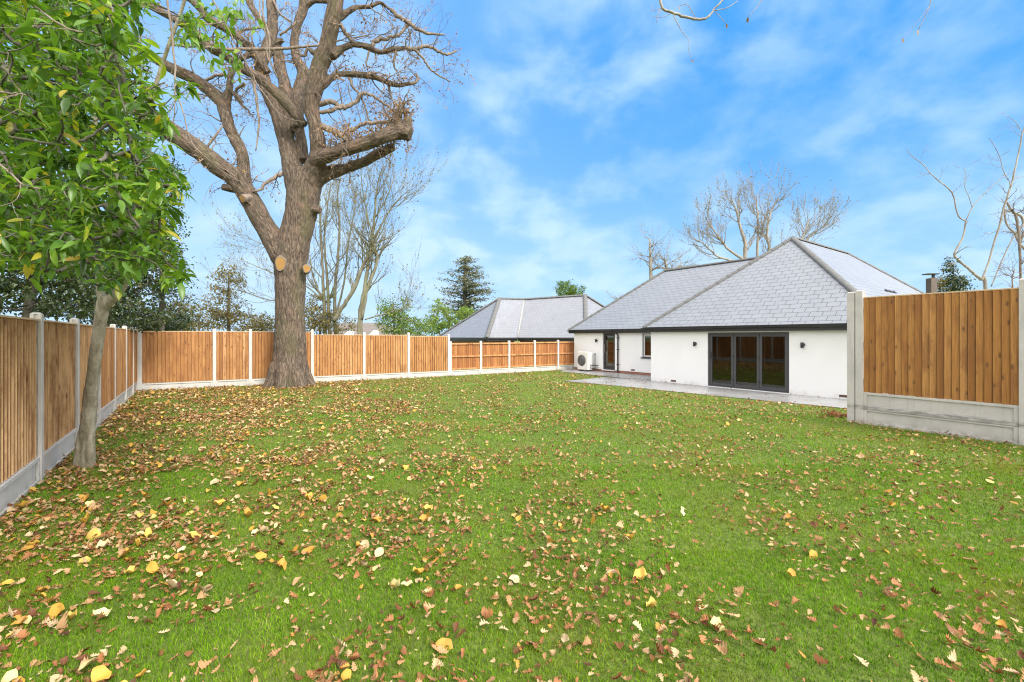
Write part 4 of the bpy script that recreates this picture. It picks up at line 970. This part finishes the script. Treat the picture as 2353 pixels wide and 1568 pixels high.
# long bare hanging twigs in front of the oak
hang = [[(380,-20,3.2,4),(392,60,3.2,4),(398,120,3,4),(402,180,3,4),(406,215,2.4,4),(418,250,2,4),(430,300,1.8,4),(445,335,1.6,4),(470,360,1.3,4),(520,400,1.2,4.2),(600,440,.8,4.4)],
 [(205,-10,2,3.5),(210,40,2,3.5),(230,85,2,3.5),(255,110,2,3.5),(290,130,1.6,3.6),(340,165,1.3,3.8)], [(262,-10,2.4,4.2),(285,15,2.4,4.2),(305,35,2.2,4.2),(310,70,2,4.2),(330,110,1.8,4.2),(360,150,1.4,4.3)],
 [(480,-15,2.2,5),(510,40,2,5),(545,110,2,5),(575,160,2,5),(590,195,1.8,5),(610,220,1.6,5),(630,250,1.4,5),(660,272,1.2,5),(700,282,1,5)], [(597,-10,2,5.5),(598,40,2,5.5),(612,90,1.8,5.5),(614,130,1.6,5.5),(632,160,1.4,5.5)],
 [(30,-20,2.5,3),(80,15,3.4,2.9),(120,45,3.6,2.8),(160,68,3.8,2.8),(190,74,3.2,2.8)], [(-20,360,3,2.6),(20,395,3,2.6),(55,425,3.2,2.6),(95,434,3,2.6)], [(-20,212,4,2.6),(20,214,3.6,2.6),(58,218,3,2.6)],
 [(400,180,1.8,4),(402,240,1.6,4),(395,300,1.4,4),(390,345,1,4)]]
hl = [smoothline(*wz_(L), 5, .35) for L in hang]; hx = []
for P_, r_ in hl:
    for k in range(5):
        i = rng.integers(2, len(P_)-1); sprout(hx, P_[i], rng.normal(0, 1, 3)*[1, .4, .6]-ZV*.5, .22, .0028, 1, 0, .7, .25, (1, 3), 4, None, .0016)
V, F = tubes(hl, 7, True); V2, F2 = tubes(hx, 4, False); mk('hanging_twigs', np.vstack([V, V2]), np.vstack([F, F2+len(V)]), M['twig'], near)
# small green sprays against the sky near the top
sp = [(545,-10),(530,20),(550,35),(555,60),(520,40),(500,90),(490,120),(530,130),(535,150),(545,140),(480,60),(470,20),(505,10),(450,90),(462,120)]
TT = np.array([W(u, v, rng.uniform(4.3, 5.2)) for u, v in sp for _ in range(2)])+rng.normal(0, .05, (30, 3)); n = 30*5; ii = np.repeat(np.arange(30), 5)
leafobj('leaves', TT[ii]+rng.normal(0, .04, (n, 3)), rng.uniform(.06, .11, n), rng.uniform(0, 6.3, n), rng.uniform(-1.3, -.2, n), rng.normal(0, .5, n), 'laurel', M['laurel'], near, np.clip(rng.normal(.62, .14, n), 0, .92), np.full(n, 1.4))
L_, _ = grow([W(440, -60, 5.1), W(480, -15, 5), W(510, 40, 5), W(545, 110, 5)], None, TT, .002, .05, 2); V, F = tubes(L_, 4, False); mk('twigs', V, F, M['twig'], near)

# ------------------------------------------------------------------ other trees
def leafy(name, label, base, trunk_pts, blobs, nclu, per, lsize, mat, barkmat, rt=.004, cat='tree', squash=1., colr=(.45, .25), kind='oval', jitc=.12, group=None):
    """trunk polyline plus leaf clumps spread through ellipsoid masses: blobs = (centre, radii)"""
    o = thing(name, base, label, cat, group)
    P, r = smoothline([p for p, _ in trunk_pts], [q for _, q in trunk_pts], 5, .06); V, F = tubes([(P, r)], 9); mk('trunk', V, F, M[barkmat], o, smooth=True)
    vol = np.array([b[1][0]*b[1][1]*b[1][2] for b in blobs]); pr = vol/vol.sum(); C = []
    for b, p in zip(blobs, pr):
        m = max(6, int(nclu*p)); d = rng.normal(0, 1, (m, 3)); d /= np.linalg.norm(d, axis=1)[:, None]; rad = rng.uniform(.25, 1, m)**.45
        C.append(np.array(b[0])+d*rad[:, None]*np.array(b[1])*(1+.15*rng.normal(0, 1, (m, 1))))
    C = np.vstack(C); C = C[C[:, 2] > .3]
    L_, _ = grow(P[len(P)//4:], None, C, rt, .07, 1); V, F = tubes(L_, 4, False); mk('branches', V, F, M[barkmat], o)
    per = int(per*1.35); m = len(C)*per; ii = np.repeat(np.arange(len(C)), per); tone = rng.normal(0, 1, len(C))[ii]
    leafobj('crown', C[ii]+rng.normal(0, jitc, (m, 3))*np.array([1, 1, .7]), rng.uniform(.6, 1.3, m)*lsize, rng.uniform(0, 6.3, m), rng.uniform(-1.4, .7, m), rng.normal(0, .7, m), kind, M[mat], o, np.clip(colr[0]+colr[1]*(.6*tone+.7*rng.normal(0, 1, m)), 0, 1))
    return o
def gp(u, Y): return W(u, 774, Y)*[1, 1, 0]
# dark evergreens behind the left fence
def dk(label, u, Y, blobs_px, nclu, tr=.13, mat='holly', per=16, ls=.085, name='holly_tree', lean=0, **k):
    p = gp(u, Y); zt = W(u, min(b[1] for b in blobs_px), Y)[2]
    bl = [(W(b[0], b[1], Y+b[4]), (b[2]/FP*Y, b[5] if len(b) > 5 else b[2]/FP*Y, b[3]/FP*Y)) for b in blobs_px]
    leafy(name, label, p, [(p, tr), (p+ZV*zt*.4+np.array([lean*.3, 0, 0]), tr*.8), (p+ZV*zt*.8+np.array([lean, 0, 0]), tr*.45), (p+ZV*zt, tr*.2)], bl, int(nclu*1.5), per, ls, mat, 'darkbark', **k)
dk('dark evergreen tree with stout trunk behind the nearest left fence panels', 55, 9.2, [(40, 600, 110, 70, 0, 1.3), (130, 670, 75, 55, .3, 1.2), (10, 470, 110, 90, .4, 1.3), (-20, 680, 60, 45, 0, 1.)], 330, .14, lean=.2)
dk('dark bushy evergreen tree behind the fence, partly hidden by leaning pale trunk', 250, 12.8, [(265, 640, 80, 60, 0, 1.4), (215, 705, 70, 48, .5, 1.2), (300, 720, 62, 38, 0, 1.2), (330, 560, 60, 70, .5, 1.2), (190, 600, 60, 70, .6, 1.3)], 380, .12, ls=.09)
dk('thin dark tree with speckled small leaves at the right fringe of near crown', 372, 14.8, [(372, 610, 48, 75, 0, .9), (398, 690, 32, 40, .2, .8), (378, 490, 36, 60, 0, .8), (388, 400, 26, 50, 0, .7)], 240, .09, per=9, ls=.075, colr=(.65, .3))
dk('low dark green bush behind the left corner of the fence', 330, 16.2, [(330, 742, 45, 25, 0, 1.2), (385, 735, 40, 30, .3, 1.2)], 120, .08, name='bush', cat='bush')
dk('sparse olive tree with fine leaves left of the oak trunk', 525, 24, [(525, 650, 34, 36, 0, 1), (515, 705, 46, 36, 0, 1.2), (545, 735, 52, 26, .4, 1.2), (522, 622, 16, 22, 0, .6)], 240, .11, 'olive', 8, .11, name='birch_tree')
dk('pale brown shrub above the fence near the left corner', 425, 22, [(425, 728, 34, 36, 0, 1.2), (450, 750, 40, 18, 0, 1.2)], 120, .08, 'olive', 9, .11, name='shrub', cat='shrub')
dk('low green bush just left of the oak trunk behind fence', 615, 23, [(615, 745, 26, 24, 0, 1), (580, 757, 30, 12, 0, 1)], 80, .07, 'olive', 10, .1, name='bush', cat='bush', colr=(.3, .2))
dk('olive brown bush behind the oak trunk on its right side', 735, 27, [(735, 715, 38, 40, 0, 1.4), (770, 745, 45, 25, 0, 1.3), (715, 745, 30, 28, 0, 1.3)], 170, .1, 'olive', 9, .12, name='bush', cat='bush')
dk('bright green bush above the back fence, right of the bare trees', 905, 25, [(905, 740, 40, 36, 0, 1.3), (950, 752, 42, 24, 0, 1.2), (890, 705, 18, 26, 0, .8), (930, 700, 12, 22, 0, .6)], 230, .08, 'shrub', 10, .10, name='bush', cat='bush')
dk('leafy green tree left of the neighbouring slate roof', 1030, 40, [(1010, 728, 32, 34, 0, 2), (1045, 745, 36, 24, 0, 2), (1070, 720, 26, 14, 0, 2), (1000, 755, 24, 18, 0, 1.5)], 220, .13, 'shrub', 10, .16, name='broadleaf_tree')
dk('rounded green tree peeping over the neighbouring roof ridge', 1308, 46, [(1300, 668, 24, 20, 0, 1.5), (1322, 676, 20, 14, 0, 1.3), (1338, 664, 6, 14, 0, .5)], 150, .15, 'shrub', 10, .15, name='conifer_tree', colr=(.15, .2))
# cedar with level plates
ced = thing('cedar_tree', tuple(gp(1068, 44)), 'tall grey green cedar with layered branches left of the neighbouring roof', 'tree')
p = gp(1068, 44); P, r = smoothline([p, p+ZV*4, p+ZV*8, W(1072, 597, 44)], [.3, .24, .14, .04], 5); V, F = tubes([(P, r)], 8); mk('trunk', V, F, M['darkbark'], ced)
CL = []; BR = []
for k in range(64):
    f = rng.uniform(.0, 1); v = 735-f*135; hw = np.interp(f, [0, .3, .6, .85, 1], [44, 60, 62, 36, 8]); a = rng.uniform(0, 6.28); rr_ = hw/FP*44
    c0 = W(1070, v, 44); e1 = c0+np.array([math.cos(a)*rr_, math.sin(a)*rr_*.8, .25+.2*rng.random()]); BR.append((np.array([c0-ZV*.3, (c0+e1)/2, e1]), np.array([.05, .03, .01])))
    for t in rng.uniform(.2, 1, 20): CL.append(c0+(e1-c0)*t+rng.normal(0, 1, 3)*[.28, .28, .07])
for k in range(140): CL.append(W(1068+rng.normal(0, 11), rng.uniform(640, 735), 44+rng.normal(0, .5)))
CL = np.array(CL); V, F = tubes(BR, 4, False); mk('branches', V, F, M['darkbark'], ced)
ii = np.repeat(np.arange(len(CL)), 6); m = len(ii); leafobj('crown', CL[ii]+rng.normal(0, 1, (m, 3))*[.2, .2, .06], rng.uniform(.10, .24, m), rng.uniform(0, 6.3, m), rng.normal(0, .3, m), rng.normal(0, .3, m), 'oval', M['cedar'], ced, np.where(ii < 64*20, rng.uniform(.45, 1, m), rng.uniform(0, .3, m)))

def bare(label, u, Y, stems_px, depth=3, ln=2.6, mat='greenbark', leaves=0, name='bare_tree', up=.9, spread=.55, kids=(2, 4), nk=9, tr=1., gn=.12, minr=.005, lcol=(.5, .3)):
    o = thing(name, gp(u, Y), label, 'tree'); S = []; L_ = []; tips_ = []
    for s in stems_px:
        P = [W(a, b, Y+(c[1] if isinstance(c, tuple) else 0)) for a, b, c in s]; r = [(c[0] if isinstance(c, tuple) else c)/FP*Y*tr for a, b, c in s]
        if s[0][1] > 770: P[0][2] = 0.
        P, r = smoothline(P, r, 5, .15); S.append((P, r))
        for k in range(nk):
            i = rng.integers(len(P)//4, len(P)); d = P[i]-P[i-1]; d /= np.linalg.norm(d); q = rng.normal(0, 1, 3); q -= d*np.dot(q, d); q /= np.linalg.norm(q)
            sprout(L_, P[i], d*.7+q*spread*1.3, ln*rng.uniform(.5, 1.1), max(minr, r[i]*.5), depth-1, up, spread, gn, kids, 5, tips_, minr)
    V, F = tubes(S, 9); mk('trunk', V, F, M[mat], o, smooth=True)
    V, F = tubes(L_, 4, False); mk('branches', V, F, M[mat], o)
    if leaves and tips_:
        t = np.array(tips_); t = t[rng.random(len(t)) < leaves]; m = len(t)
        leafobj('leaves', t+rng.normal(0, .05, (m, 3)), rng.uniform(.06, .13, m), rng.uniform(0, 6.3, m), rng.uniform(-1.5, .5, m), rng.normal(0, .7, m), 'oval', M['olive'], o, np.clip(rng.normal(*lcol, m), 0, 1))
    return o
bare('multi stemmed bare tree right behind the oak trunk, fine upright branches', 750, 27, [
 [(750,790,9),(745,720,8),(742,640,6),(738,560,5),(735,500,4),(733,430,2.5)], [(765,790,9),(755,720,7),(752,650,6),(745,560,4),(750,490,3),(760,420,2)],
 [(775,790,8),(768,700,7),(775,600,5.5),(780,520,4.5),(775,450,3),(785,400,2)], [(770,730,5),(790,650,4),(800,560,3.5),(815,480,2.5),(818,420,1.5)], [(745,700,4),(720,640,3),(712,590,2)], [(742,740,4),(690,700,3),(620,690,2.4),(550,668,1.6),(500,660,1)], [(742,690,3.4),(690,650,2.6),(620,625,2),(560,600,1.2)], [(740,640,3),(690,590,2.4),(600,560,1.6),(560,540,1)]],
 3, 1.8, leaves=.25, nk=14, tr=.52, kids=(3, 4), minr=.004)
bare('tall bare tree with forked pale green stems standing between the oak and green bush', 828, 24, [
 [(826,790,12),(828,730,11),(838,660,8),(846,600,6.5),(856,540,6),(862,480,4.5),(866,430,3),(880,380,2)], [(830,735,8),(845,660,7),(866,600,6.5),(857,560,6)], [(858,550,5),(880,510,3.5),(905,470,2.5),(935,440,1.5)],
 [(856,540,4),(842,490,3),(832,430,2.2),(828,370,1.5)], [(765,740,9),(790,700,9),(815,660,8),(838,600,7),(858,560,6)], [(838,735,3),(860,728,3),(890,720,2.6),(925,708,2),(950,690,1.2)], [(850,600,3),(825,560,2.6),(805,520,2),(790,470,1.4)], [(862,500,3.5),(890,450,2.4),(908,400,1.5)]],
 3, 1.7, leaves=.4, nk=14, tr=.52, kids=(3, 4), minr=.004)
bare('wide spreading pale bare tree behind the bungalow roof', 1735, 34, [
 [(1710,790,11),(1712,600,9),(1712,560,8),(1700,520,6),(1690,480,3.5),(1680,455,2)], [(1735,790,8),(1740,580,6),(1742,520,4.5),(1738,470,3),(1740,445,1.5)], [(1780,790,8),(1770,600,7),(1762,540,6),(1770,490,4),(1790,455,2)],
 [(1712,600,6),(1670,570,5),(1640,530,3.5),(1620,500,2)], [(1800,700,5),(1830,580,5),(1850,530,3.5),(1860,500,2)], [(1820,600,4),(1860,545,3),(1900,515,1.5)], [(1690,600,5),(1650,590,4),(1615,560,2.6),(1595,550,1.5)]],
 3, 1.7, mat='palebare', leaves=.4, nk=15, up=.8, minr=.006, tr=.5, kids=(3, 5))
bare('slender pale birch behind the left slope of bungalow roof', 1494, 40, [[(1496,790,5),(1495,640,4),(1494,600,3),(1493,550,1.5)]], 3, 1.7, mat='palebare', leaves=.5, nk=16, up=.2, spread=1., minr=.008, name='birch_tree')
bare('low pale bushy tree right beside the slender birch behind the roof', 1535, 40, [[(1535,790,6),(1532,660,4),(1530,600,2)], [(1545,790,5),(1550,640,3),(1565,605,1.5)]], 3, 1.6, mat='palebare', leaves=.55, nk=12, up=.3, spread=.9, minr=.008)
bare('faint bare twigs low behind the left end of bungalow roof', 1420, 40, [[(1420,790,3),(1418,700,2),(1415,685,1)]], 2, 1.0, mat='palebare', leaves=.5, nk=8, up=.2, spread=1., minr=.008, name='shrub')
# crooked bare tree behind the right fence
def rz(x, y): return 2022.2+.3128*x, 214.5+.3128*y
def rs(L_): return [(*rz(x, y), r) for x, y, r in L_]
bare('crooked bare fruit tree with long upright shoots behind the right fence', 2270, 12.5, [
 [(2266,800,6.5)]+rs([(775,1425,6),(740,1370,5.5),(690,1325,4.5),(640,1280,4.2),(590,1240,4),(545,1190,4),(570,1130,3.4),(610,1050,3),(628,940,2.6)]), rs([(628,940,2.4),(580,910,2.2),(555,840,2.2),(540,760,2.2),(505,705,2),(430,645,1.7),(370,590,1.5),(320,530,1.3),(225,455,1),(195,408,.7)]),
 rs([(628,940,2),(675,840,1.6),(740,760,1.4),(830,680,1.2),(930,590,1)]), rs([(675,840,1.2),(650,760,1.1),(618,680,1),(628,600,.9),(612,550,.7)]), rs([(745,1370,3.2),(790,1260,3),(830,1120,3),(870,990,3.2),(905,850,3.4),(935,760,3.4),(965,660,3),(1000,520,2.6),(1040,320,2.2),(1060,240,1.8)]),
 rs([(815,1420,2),(870,1290,2),(930,1150,2),(990,1040,2)]), rs([(1060,1150,4),(1010,1080,4),(990,1030,4),(940,980,3),(915,910,3),(920,850,2.5)]), rs([(990,1030,3),(1050,960,4),(1030,900,4.5),(970,870,4),(930,800,3)]), rs([(940,640,1.4),(900,560,1.3),(885,490,1.1),(850,410,1),(800,330,.8)]), rs([(1040,290,1),(1000,220,.9),(930,165,.7)]), rs([(990,1020,1.6),(900,1012,1.3),(830,1020,1),(765,1032,.7)])],
 2, .35, mat='palebare', nk=5, up=.2, spread=.9, minr=.0022, gn=.22, tr=.6)
bare('tangled dense bare twigs at the far right edge above the fence', 2345, 11, [[(2350,790,5),(2345,640,4),(2342,560,5),(2335,500,5),(2320,480,3)], [(2342,560,4),(2360,520,4),(2380,480,3)], [(2335,700,3),(2325,650,2.5),(2330,620,2)]], 3, .4, mat='twig', nk=9, up=.3, spread=.9, minr=.0025, name='bare_tree', gn=.25, tr=.55)
dk('small dark conifer just right of the chimney behind the right fence', 2190, 25, [(2190, 655, 20, 22, 0, .7), (2185, 620, 10, 16, 0, .4), (2182, 600, 5, 8, 0, .3)], 90, .06, 'holly', 8, .12, name='conifer_tree')
dk('tiny thin leaved sapling directly beside the chimney', 2160, 25, [(2160, 640, 5, 18, 0, .3), (2158, 660, 6, 12, 0, .3)], 26, .04, 'olive', 6, .10, name='sapling')
# tree whose branch tips hang into the top of the view; it stands right of the camera
ov = thing('overhanging_tree', (9.5, -1.0, 0), 'bare tree whose thin twig tips hang into the top of the sky, right of centre', 'tree')
def ozz(L_): return smoothline([W(u, v, 6.) for u, v, r in L_], [r/FP*6*.7 for _, _, r in L_], 5, .25)
tipL = [ozz([(1500,-40,4),(1515,-5,4),(1521,18,4),(1545,30,4),(1565,36,4),(1600,46,4),(1625,40,3.4),(1640,22,3),(1660,0,2.6),(1680,-30,3)]), ozz([(1521,18,1.8),(1512,32,1.4),(1508,52,1)]), ozz([(1545,30,1.5),(1555,52,1.3),(1568,75,1.1),(1582,92,.9),(1582,115,.8),(1588,138,.6)]), ozz([(1640,25,1.5),(1670,18,1.2),(1695,2,1)]),
        ozz([(1642,28,1),(1655,40,.9),(1668,55,.6)]), ozz([(1600,46,1.2),(1580,12,1),(1560,14,.8)]), ozz([(1755,-20,1.5),(1745,8,1.2),(1718,40,.8)]), ozz([(2140,-20,1.6),(2135,15,1.2),(2110,68,.9)]), ozz([(2135,15,.8),(2100,60,.6),(2072,88,.5)]), ozz([(1521,18,1),(1500,25,.9),(1496,10,.6)]), ozz([(1545,30,1),(1520,40,.8),(1498,38,.5)])]
hub = W(1680, -30, 6.); hub2 = W(1500, -40, 6.); tb = np.array([9.5, -1., 0])
mainl = [smoothline([tb-ZV*.2, tb+ZV*2.5, tb+ZV*5+np.array([-.2, .3, 0]), tb+ZV*7.2+np.array([-.9, 1, 0])], [.2, .16, .13, .09], 6), smoothline([tb+ZV*6.2+np.array([-.6, .7, 0]), np.array([7, 3, 7.9]), np.array([4.6, 5.4, 7.3]), hub], [.08, .06, .04, .018], 6),
         smoothline([np.array([7, 3, 7.9]), np.array([4.2, 4.6, 8.]), W(1560, -160, 6), hub2], [.05, .04, .03, .016], 6), smoothline([np.array([7, 3, 7.9]), W(2000, -200, 5.5), W(2140, -20, 6.)], [.04, .02, .009], 6), smoothline([np.array([4.6, 5.4, 7.3]), W(1760, -80, 6), W(1755, -20, 6.)], [.03, .015, .008], 6)]
V, F = tubes(mainl, 10); mk('trunk', V, F, M['darkbark'], ov, smooth=True)
V, F = tubes(tipL, 6); mk('twigs', V, F, M['palebare'], ov)
bl = np.array([tipL[i][0][-1] for i in (2, 4, 6, 7, 8, 5)]); n = len(bl); leafobj('leaves', bl, np.full(n, .07), rng.uniform(0, 6, n), rng.uniform(-1.5, -.6, n), rng.uniform(-.5, .5, n), 'oval', M['brownleaf'], ov, rng.random(n))

# ------------------------------------------------------------------ lawn
HP = [WL[:2]-E_[:2]*.0, (WL+E_*lenB)[:2]]
inpoly = lambda P, poly: inside(P, np.array([q[:2] for q in poly]))
LAWN = [LF(1.2)+[.03, 0], LF(14.1)+[.03, -.02], CORNER+[.1, 0], BK(1030)-[0, .03], LW(1040)-[0, .03], LW(1290)-[0, .03], G(1287, 855.2)[:2], G(1392, 866.2)[:2], G(1340, 873)[:2], G(1296, 877)[:2], G(1450, 891)[:2], G(1599, 906.5)[:2], G(1770, 923.5)[:2], G(1941, 940)[:2], np.array([9.8, 10.2]), np.array([10.6, 8.2]), rp[0]+[-.06, .0], rp[1]-[.06, 0], rp[2]-[.06, 0], rp[3], np.array([9, 1.2])]
def sample(dens_fn, y0, y1, nmax):
    """random points in the visible wedge of lawn, kept with probability dens/nmax"""
    w0 = 1.22*y1+2.5; area = 2*w0*(y1-y0); n_ = int(area*nmax); P = np.stack([rng.uniform(-w0, w0, n_), rng.uniform(y0, y1, n_)], -1)
    P = P[np.abs(P[:, 0]) < 1.2*P[:, 1]+2.4]; P = P[inpoly(P, LAWN)]
    d = dens_fn(P); return P[rng.random(len(P)) < d/nmax]
def patch(P, s, z): return np.array([mnoise.noise(Vector((x*s, y*s, z))) for x, y in P])
GV = []; GF = []; GA = []; gb = 0
for y0, y1, den, hgt, wd in ((1.9, 3.6, 11000, .027, .0032), (3.6, 6, 4800, .027, .0045), (6, 10, 1500, .025, .008), (10, 16, 480, .024, .014), (16, 25, 180, .024, .024)):
    P = sample(lambda q: np.full(len(q), float(den)), y0, y1, den); n = len(P)
    tone = .5+.4*np.array([mnoise.noise(Vector((x*1.1, y*1.1, 1.)))+1.1*mnoise.noise(Vector((x*7, y*7, 4.))) for x, y in P])
    h = hgt*rng.uniform(.45, 1.35, n)*(.8+.5*tone); a = rng.uniform(0, 6.28, n); lean = rng.uniform(.1, 1., n)*h; b = rng.uniform(0, 6.28, n)
    w = wd*rng.uniform(.6, 1.3, n); dx = np.stack([np.cos(a)*w, np.sin(a)*w, np.zeros(n)], -1); B0 = np.stack([P[:, 0], P[:, 1], np.full(n, -.002)], -1)
    ld = np.stack([np.cos(b)*lean, np.sin(b)*lean, np.zeros(n)], -1)
    v = np.stack([B0-dx*.5, B0+dx*.5, B0+dx*.4+ld*.35+ZV*h[:, None]*.62, B0-dx*.4+ld*.35+ZV*h[:, None]*.62, B0+ld-dx*.05+ZV*h[:, None]*.98, B0+ld+dx*.05+ZV*h[:, None]*.98], 1)
    GV.append(v.reshape(-1, 3)); k = gb+np.arange(n)[:, None]*6; GF.append(np.concatenate([k+np.array([[0, 1, 2, 3]]), k+np.array([[3, 2, 5, 4]])], 1).reshape(-1, 4)); gb += n*6
    GA.append(np.repeat(np.clip(.06+.55*tone+rng.normal(0, .22, n), 0, 1), 2))
tag(mk('grass', np.vstack(GV), np.vstack(GF), M['grass'], fattr=np.concatenate(GA)), kind='stuff', label='short bright green lawn grass between the fences and patio', cat='grass')
print('blades', gb//6)
# fallen leaves
def ldens(P):
    x, y = P[:, 0], P[:, 1]; d = 150+560/(1+np.exp((x+.34*y+.3)/1.3))+40*np.exp(-((y-15)/4)**2)
    pn = np.array([mnoise.noise(Vector((a*.9, b*.9, 5.))) for a, b in P])*.6+np.array([mnoise.noise(Vector((a*3, b*3, 9.))) for a, b in P])*.6
    return np.clip(d*np.clip(1+2.6*pn, .12, 3), 12, 950)
LP = np.vstack([sample(ldens, 1.9, 7, 950), sample(lambda q: ldens(q)*.85, 7, 12, 950), sample(lambda q: ldens(q)*.6, 12, 25, 950)])
n = len(LP); near_i = np.argsort(LP[:, 1]); LP = LP[near_i]
leftness = 1/(1+np.exp((LP[:, 0]+.2*LP[:, 1]+.8)/.9)); isy = rng.random(n) < (.006+.042*leftness)
size = np.where(isy, rng.uniform(.042, .10, n), .016+.052*rng.random(n)**1.6); tint = np.where(isy, rng.uniform(.68, 1.0, n), np.clip(rng.normal(.38, .23, n), 0, .80))
yaw = rng.uniform(0, 6.28, n); pit = rng.normal(0, .28, n); rol = rng.normal(0, .30, n); zz = np.where(LP[:, 1] > 7, .021, .015)+.016*rng.random(n)+np.abs(pit)*size*.3
# the largest in view become things of their own
app = size/LP[:, 1]; order = np.argsort(-app); big = np.zeros(n, bool)
vis = (np.abs(LP[:, 0]) < 1.13*LP[:, 1]) & (LP[:, 1] > 2.28)
cnt_y = cnt_o = 0; pick = []
for i in order:
    if not vis[i]: continue
    if isy[i] and cnt_y < 120: cnt_y += 1
    elif not isy[i] and cnt_o < 175: cnt_o += 1
    else: continue
    pick.append(i); big[i] = True
    if len(pick) >= 295: break
proto = {}
def leaf_proto(kind, tb):
    V, F, _k = scatter_leaves(np.zeros((1, 3)), np.ones(1), np.zeros(1), np.zeros(1), np.zeros(1), kind); me = mk('p', V, F, M['litter'], None, fattr=np.full(len(F), tb), smooth=True); d = me.data; bpy.data.objects.remove(me); d.name = 'fallen_leaf'; return d
tones = {'yellow': [.60, .72, .82, .88, .93, .98], 'oak': [.05, .18, .3, .42, .52, .62, .72]}
for k_, ts in tones.items():
    for t_ in ts: proto[(k_, t_)] = [leaf_proto('yellow' if k_ == 'yellow' else 'oak', t_) for _ in range(6)]
def names(kind, t_):
    if kind == 'yellow':
        if t_ > .9: return 'broad yellow fallen leaf lying on the foreground grass', 'yellow broad leaves on the near lawn'
        if t_ > .8: return 'broad amber fallen leaf lying on the foreground grass', 'amber broad leaves on the near lawn'
        return 'broad tan fallen leaf lying on the foreground grass', 'tan broad leaves on the near lawn'
    if t_ < .25: return 'dark brown lobed oak leaf lying on the foreground grass', 'dark brown oak leaves on the near lawn'
    if t_ < .45: return 'russet lobed oak leaf lying on the foreground grass', 'russet oak leaves on the near lawn'
    return 'pale tan lobed oak leaf lying on the foreground grass', 'pale oak leaves on the near lawn'
for i in pick:
    kd = 'yellow' if isy[i] else 'oak'; ts = tones[kd]; t_ = min(ts, key=lambda q: abs(q-tint[i]))
    o = bpy.data.objects.new('fallen_leaf', random.choice(proto[(kd, t_)])); col.objects.link(o)
    o.location = (float(LP[i, 0]), float(LP[i, 1]), float(zz[i])); o.rotation_euler = (float(pit[i]), float(rol[i]), float(yaw[i])); s = float(size[i])*1.08; o.scale = (s*random.uniform(.85, 1.15), s, s*random.uniform(.7, 1.8))
    lb_, gr_ = names(kd, t_); tag(o, lb_, 'leaf', gr_)
for (u, v), t_, sc, lb_, rt_ in (((1566, 1186), 1., .085, 'creamy white leaf standing on edge alone on the right half of lawn', (1.2, .2, .6)), ((243, 1425), 1., .115, 'large pale yellow leaf at lower left, brightest of the litter', (.15, .1, 1.2)), ((408, 1272), 1., .085, 'cream coloured rounded leaf left of centre on the lawn', (.2, .1, -.3))):
    p = G(u, v, .03); o = bpy.data.objects.new('fallen_leaf', leaf_proto('yellow', t_)); col.objects.link(o); o.location = tuple(map(float, p)); o.rotation_euler = rt_; o.scale = (sc,)*3; tag(o, lb_, 'leaf')
rest = ~big; VV = []; FF = []; AA = []; b_ = 0
for kd, msk in (('yellow', rest & isy), ('oak', rest & ~isy & (LP[:, 1] < 9)), ('oval', rest & ~isy & (LP[:, 1] >= 9))):
    q = np.where(msk)[0]; P3 = np.stack([LP[q, 0], LP[q, 1], zz[q]], -1); V, F, k = scatter_leaves(P3, size[q]*np.where(LP[q, 1] > 9, 1.1, 1), yaw[q], pit[q]+.12*rng.normal(0, 1, len(q)), rol[q], kd, rng.uniform(.8, 1.2, len(q)))
    VV.append(V); FF.append(F+b_); b_ += len(V); AA.append(np.repeat(tint[q], k))
# leaves blown on the paving
pp = np.stack([rng.uniform(2, 10, 4000), rng.uniform(9, 22, 4000)], -1); pp = pp[inpoly(pp, PATIO) | inpoly(pp, PATH)]
dw = np.abs((pp-WL[:2])@N_[:2]); tongue = np.linalg.norm(pp-G(1430, 872)[:2], axis=1); pp = pp[rng.random(len(pp)) < .10+.55*np.exp(-tongue/.8)+.55*np.exp(-dw/.15)]; m = len(pp)
V, F, k = scatter_leaves(np.column_stack([pp, np.full(m, .034)]), rng.uniform(.035, .07, m), rng.uniform(0, 6.3, m), rng.normal(0, .3, m), rng.normal(0, .3, m), 'oval'); VV.append(V); FF.append(F+b_); b_ += len(V); AA.append(np.repeat(rng.uniform(0, .6, m), k))
tag(mk('leaf_litter', np.vstack(VV), np.vstack(FF), M['litter'], fattr=np.concatenate(AA)), kind='stuff', label='brown and yellow fallen leaves scattered over the lawn', cat='leaves')
pc = G(1922, 958); m = 170; P3 = np.column_stack([pc[0]+rng.normal(0, .14, m), pc[1]+rng.normal(0, .16, m), .03+np.abs(rng.normal(0, .02, m))])
V, F, k = scatter_leaves(P3, rng.uniform(.04, .08, m), rng.uniform(0, 6.3, m), rng.normal(0, .5, m), rng.normal(0, .5, m), 'oak')
tag(mk('leaf_pile', V, F, M['litter'], fattr=np.repeat(rng.uniform(0, .4, m), k)), kind='stuff', label='small heap of dark brown leaves at the foot of the right concrete post', cat='leaves')
print('leaves', n, len(pick))
